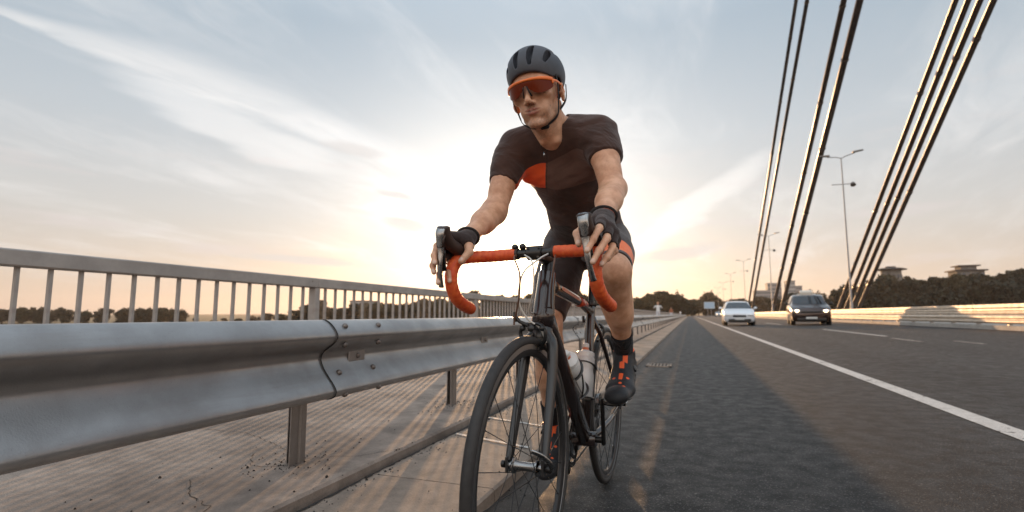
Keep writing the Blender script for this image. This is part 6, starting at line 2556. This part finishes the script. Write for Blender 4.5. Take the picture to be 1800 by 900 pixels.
# helmet
F = Field(H(0, 0, 0) - .22, H(0, 0, 0) + .22, .0020)
F.ell(H(0, .018, .070), (.0900, .118, .090), 0, rot=HR)
F.ell(H(0, .045, .060), (.088, .106, .086), .02, rot=HR)
F.ell(H(0, .018, .040), (.0800, .102, .092), .004, sub=True, rot=HR)
def shell(x, ph, dep):
    """point on the shell at lateral x and elevation ph, sunk by dep"""
    k_ = math.sqrt(max(.05, 1 - (x / .0900) ** 2))
    return H(x * (1 - dep / .1), .018 - (.118 * k_ - dep) * math.cos(R(ph)), .070 + (.090 * k_ - dep) * math.sin(R(ph)))


for x_ in (-.066, -.0235, .0235, .066):
    ch_ = [(x_ * 1.0, 8, .0055), (x_ * 1.04, 20, .0080), (x_ * 1.08, 36, .0095), (x_ * 1.10, 52, .0085), (x_ * 1.12, 63, .0055)]
    for (xa, pa, ra), (xb, pb, rb_) in zip(ch_[:-1], ch_[1:]):
        if abs(x_) > .05:
            ra, rb_ = ra * .85, rb_ * .85
        F.cone(shell(xa, pa, .008), shell(xb, pb, .008), (ra * 1.12, .018), (rb_ * 1.12, .018), .0012, sub=True, u=HR @ vec(1, 0, 0))
    ch_ = [(x_ * 1.12, 80, .007), (x_ * 1.12, 105, .010), (x_, 140, .009)]
    for (xa, pa, ra), (xb, pb, rb_) in zip(ch_[:-1], ch_[1:]):
        F.cone(shell(xa, pa, .004), shell(xb, pb, .004), (ra, .014), (rb_, .014), .002, sub=True, u=HR @ vec(1, 0, 0))
for s in (-1, 1):                                   # small side vents low on the shell
    F.cone(H(s * .082, -.068, .058), H(s * .096, -.035, .060), .0042, .0055, .003, sub=True)
    F.cone(H(s * .050, -.103, .062), H(s * .064, -.092, .062), .0040, .0040, .003, sub=True)
    F.cone(H(s * .105, .03, .066), H(s * .098, .085, .070), .008, .009, .004, sub=True)
F.cut(H(0, -.09, .028), HR @ vec(0, -.10, -1))
F.cone(H(0, -.22, .012), H(0, -.028, .012), (.078, .046), (.080, .046), .006, sub=True, u=HR @ vec(1, 0, 0))
F.cone(H(-.14, -.012, -.004), H(.14, -.012, -.004), .038, .038, .012, sub=True)
helmet, HV, HQ = sdf_obj('helmet', F, M['helmet'], rider)
F = Field(H(0, 0, 0) - .20, H(0, 0, 0) + .20, .003)
F.ell(H(0, .019, .048), (.0775, .099, .087), 0, rot=HR)
F.ell(H(0, .018, .040), (.0735, .094, .083), .002, sub=True, rot=HR)
F.cut(H(0, -.09, .034), HR @ vec(0, -.10, -1))
F.cone(H(0, -.22, .008), H(0, -.028, .008), (.074, .044), (.076, .044), .004, sub=True, u=HR @ vec(1, 0, 0))
sdf_obj('padding', F, M['helmet_in'], helmet)
for s in (-1, 1):
    m_ = MB()
    pts = smoothpath([H(s * .081, -.020, .050), H(s * .0795, -.022, .000), H(s * .072, -.020, -.040), H(s * .062, -.018, -.078), H(s * .038, -.024, -.098), H(s * .008, -.030, -.108)], 6)
    m_.tube(pts, [(.0014, .0048)] * len(pts), 8, up=HR @ vec(s, -.2, 0))
    m_.build('chin_strap', M['strap'], helmet, True)
    m_ = MB()
    pts = smoothpath([H(s * .086, .060, .020), H(s * .085, .030, -.030), H(s * .070, -.004, -.062)], 6)
    m_.tube(pts, [(.0014, .0055)] * len(pts), 8, up=HR @ vec(s, .1, 0))
    m_.build('rear_strap', M['strap'], helmet, True)
m_ = MB()
m_.bbox(H(.014, -.028, -.110), (.030, .014, .012), .004, HR)
m_.build('buckle', M['helmet_in'], helmet)
# short dark hair below the helmet edge
F = Field(H(0, 0, 0) - .17, H(0, 0, 0) + .17, .003)
F.ell(H(0, .026, .030), (.0790, .096, .086), 0, rot=HR)
F.cut(H(0, .035, .0), HR @ vec(0, -1, -.25))
sdf_obj('hair', F, M['hair'], rider)

# glasses: one curved shield, orange rim, temples
def shield(a, z, off=0.0):
    r_ = .081 + off
    return H(r_ * math.sin(a) * .96, -.0335 - r_ * math.cos(a) * .98 + .10 * abs(z - .02) * .6, z)


gl = bpy.data.objects.new('glasses', None)
col.objects.link(gl)
gl.parent = rider
AM = 1.28


def ztop_g(a):
    f_ = abs(a) / AM
    return .0300 - .007 * f_ ** 2


def zbot_g(a):
    f_ = abs(a) / AM
    return ztop_g(a) - (.014 + .029 * math.sin(min(1, f_ / .40) * math.pi / 2) * (1 - .78 * max(0, (f_ - .38) / .62) ** 2.0))


N = 40
m_ = MB()
vs = []
for i in range(N + 1):
    a = -AM + 2 * AM * i / N
    for k in range(6):
        z = zbot_g(a) + (ztop_g(a) - zbot_g(a)) * k / 5
        vs.append(shield(a, z))
for i in range(N + 1):
    a = -AM + 2 * AM * i / N
    for k in range(6):
        z = zbot_g(a) + (ztop_g(a) - zbot_g(a)) * k / 5
        vs.append(shield(a, z, -.0018))
o_ = 6 * (N + 1)
fs = []
for i in range(N):
    for k in range(5):
        a0 = i * 6 + k
        fs += [(a0, a0 + 6, a0 + 7, a0 + 1), (o_ + a0, o_ + a0 + 1, o_ + a0 + 7, o_ + a0 + 6)]
m_.add(vs, fs)
m_.fixn = True
m_.build('lens', M['lens'], gl, 30)
m_ = MB()
m_.tube([shield(a, ztop_g(a) + .001, .0008) for a in np.linspace(-AM, AM, 40)], [(.0038 + .0026 * (abs(a) / AM), .0028) for a in np.linspace(-AM, AM, 40)], 10, up=HR @ vec(0, 0, 1))
for s in (-1, 1):
    m_.tube([shield(s * (AM - .02), z, .0006) for z in np.linspace(ztop_g(AM) - .012, ztop_g(AM), 4)], .0036, 8)
m_.build('frame', M['gframe'], gl, True)
for s in (-1, 1):
    m_ = MB()
    m_.tube(smoothpath([shield(s * AM, .0200, .001), H(s * .0815, -.035, .020), H(s * .0825, .000, .016), H(s * .0835, .020, .010), H(s * .083, .035, -.006)], 6), [(.0022, .0042)] * 25, 8, up=HR @ vec(s, 0, 0))
    m_.build('temple', M['gframe'], gl, True)
m_ = MB()
for s in (-1, 1):
    m_.tube([H(s * .006, -.113, .012), H(s * .0095, -.109, -.004), H(s * .0135, -.101, -.018)], [(.003, .002)] * 3, 8)
m_.build('nose_pad', M['helmet_in'], gl, True)


# ------------------------------------------------------------------ three people far along the sidewalk
M['top_white'] = material('white_clothes', (0.72, 0.71, 0.70), .8)
M['top_rust'] = material('rust_clothes', (0.36, 0.13, 0.07), .85)
M['trousers'] = material('pale_trousers', (0.55, 0.56, 0.60), .85)
M['skin_far'] = material('far_skin', (0.50, 0.30, 0.20), .6)
M['hair_fair'] = material('fair_hair', (0.55, 0.24, 0.09), .6)


def walker(x, y, h, label, top, hairm, arms_up):
    t = thing('person', label, 'person', (x, y, walk_z(x)), 0.0, 'people on the sidewalk far ahead')
    k = h / 1.72
    def V_(a, b, c):
        return vec(a, b, c) * k
    F = Field(V_(-.55, -.35, -.02), V_(.55, .35, 1.80), .016 * k, .08)
    C = F.cone
    C(V_(0, 0, 1.50), V_(0, .0, 1.42), .055 * k, .06 * k, .03)
    F.ell(V_(0, -.01, 1.61), (.075 * k, .09 * k, .11 * k), .02)
    F.ell(V_(0, -.10, 1.60), (.012 * k, .02 * k, .02 * k), .01)
    C(V_(0, 0, 1.36), V_(0, 0, 1.0), (.165 * k, .10 * k), (.14 * k, .10 * k), .05, u=(1, 0, 0))
    C(V_(0, 0, 1.0), V_(0, 0, .90), (.15 * k, .11 * k), (.165 * k, .12 * k), .05, u=(1, 0, 0))
    for s in (-1, 1):
        st_ = .14 * s
        C(V_(s * .09, 0, .88), V_(s * .09, st_ * .6 - .04, .48), .085 * k, .055 * k, .03)
        C(V_(s * .09, st_ * .6 - .04, .48), V_(s * .10, st_, .09), .052 * k, .035 * k, .02)
        C(V_(s * .10, st_, .05), V_(s * .11, st_ - .16, .035), .038 * k, .032 * k, .02)
        if arms_up:
            C(V_(s * .18, 0, 1.38), V_(s * .33, -.10, 1.22), .048 * k, .038 * k, .03)
            C(V_(s * .33, -.10, 1.22), V_(s * .24, -.22, 1.42), .037 * k, .028 * k, .02)
        else:
            C(V_(s * .18, 0, 1.38), V_(s * .25, .04 * s, 1.10), .048 * k, .038 * k, .03)
            C(V_(s * .25, .04 * s, 1.10), V_(s * .26, -.10 + .06 * s, .86), .037 * k, .028 * k, .02)
    o, V, Q = sdf_obj('body', F, M['skin_far'], t)
    me = o.data
    me.materials.append(M[top])
    me.materials.append(M['trousers'])
    c = V[Q].mean(1) / k
    mi = np.zeros(len(Q), np.int32)
    mi[(c[:, 2] < 1.45) & (c[:, 2] >= .95) & ~((np.abs(c[:, 0]) > .22) & (c[:, 2] < 1.18))] = 1
    mi[c[:, 2] < .95] = 2
    mi[(np.abs(c[:, 0]) > .20) & (c[:, 2] < .95) & (c[:, 2] > .7)] = 0
    me.polygons.foreach_set('material_index', mi)
    F = Field(V_(-.2, -.2, 1.40), V_(.2, .2, 1.80), .014 * k, .06)
    F.ell(V_(0, .015, 1.625), (.088 * k, .10 * k, .118 * k), .0, cuts=[(V_(0, -.05, 1.63), (0, -1, -.35))])
    sdf_obj('hair', F, M[hairm], t)
    return t


def walk_x(px, xx):
    """distance along the bridge at which sidewalk position xx shows at picture column px"""
    a = math.atan((px - 900) / (F_PX / math.cos(PITCH))) - YAW
    return xx / math.tan(a)


walker(-2.55, walk_x(1157, -2.55), 1.68, 'far pedestrian in white top and pale trousers with fair hair, nearest of three', 'top_white', 'hair_fair', True)
walker(-2.5, walk_x(1180, -2.5), 1.66, 'far pedestrian in rust brown top, middle one of three', 'top_rust', 'hair', False)
walker(-2.3, walk_x(1196, -2.3), 1.60, 'farthest pedestrian, a tiny white-topped figure', 'top_white', 'hair', False)
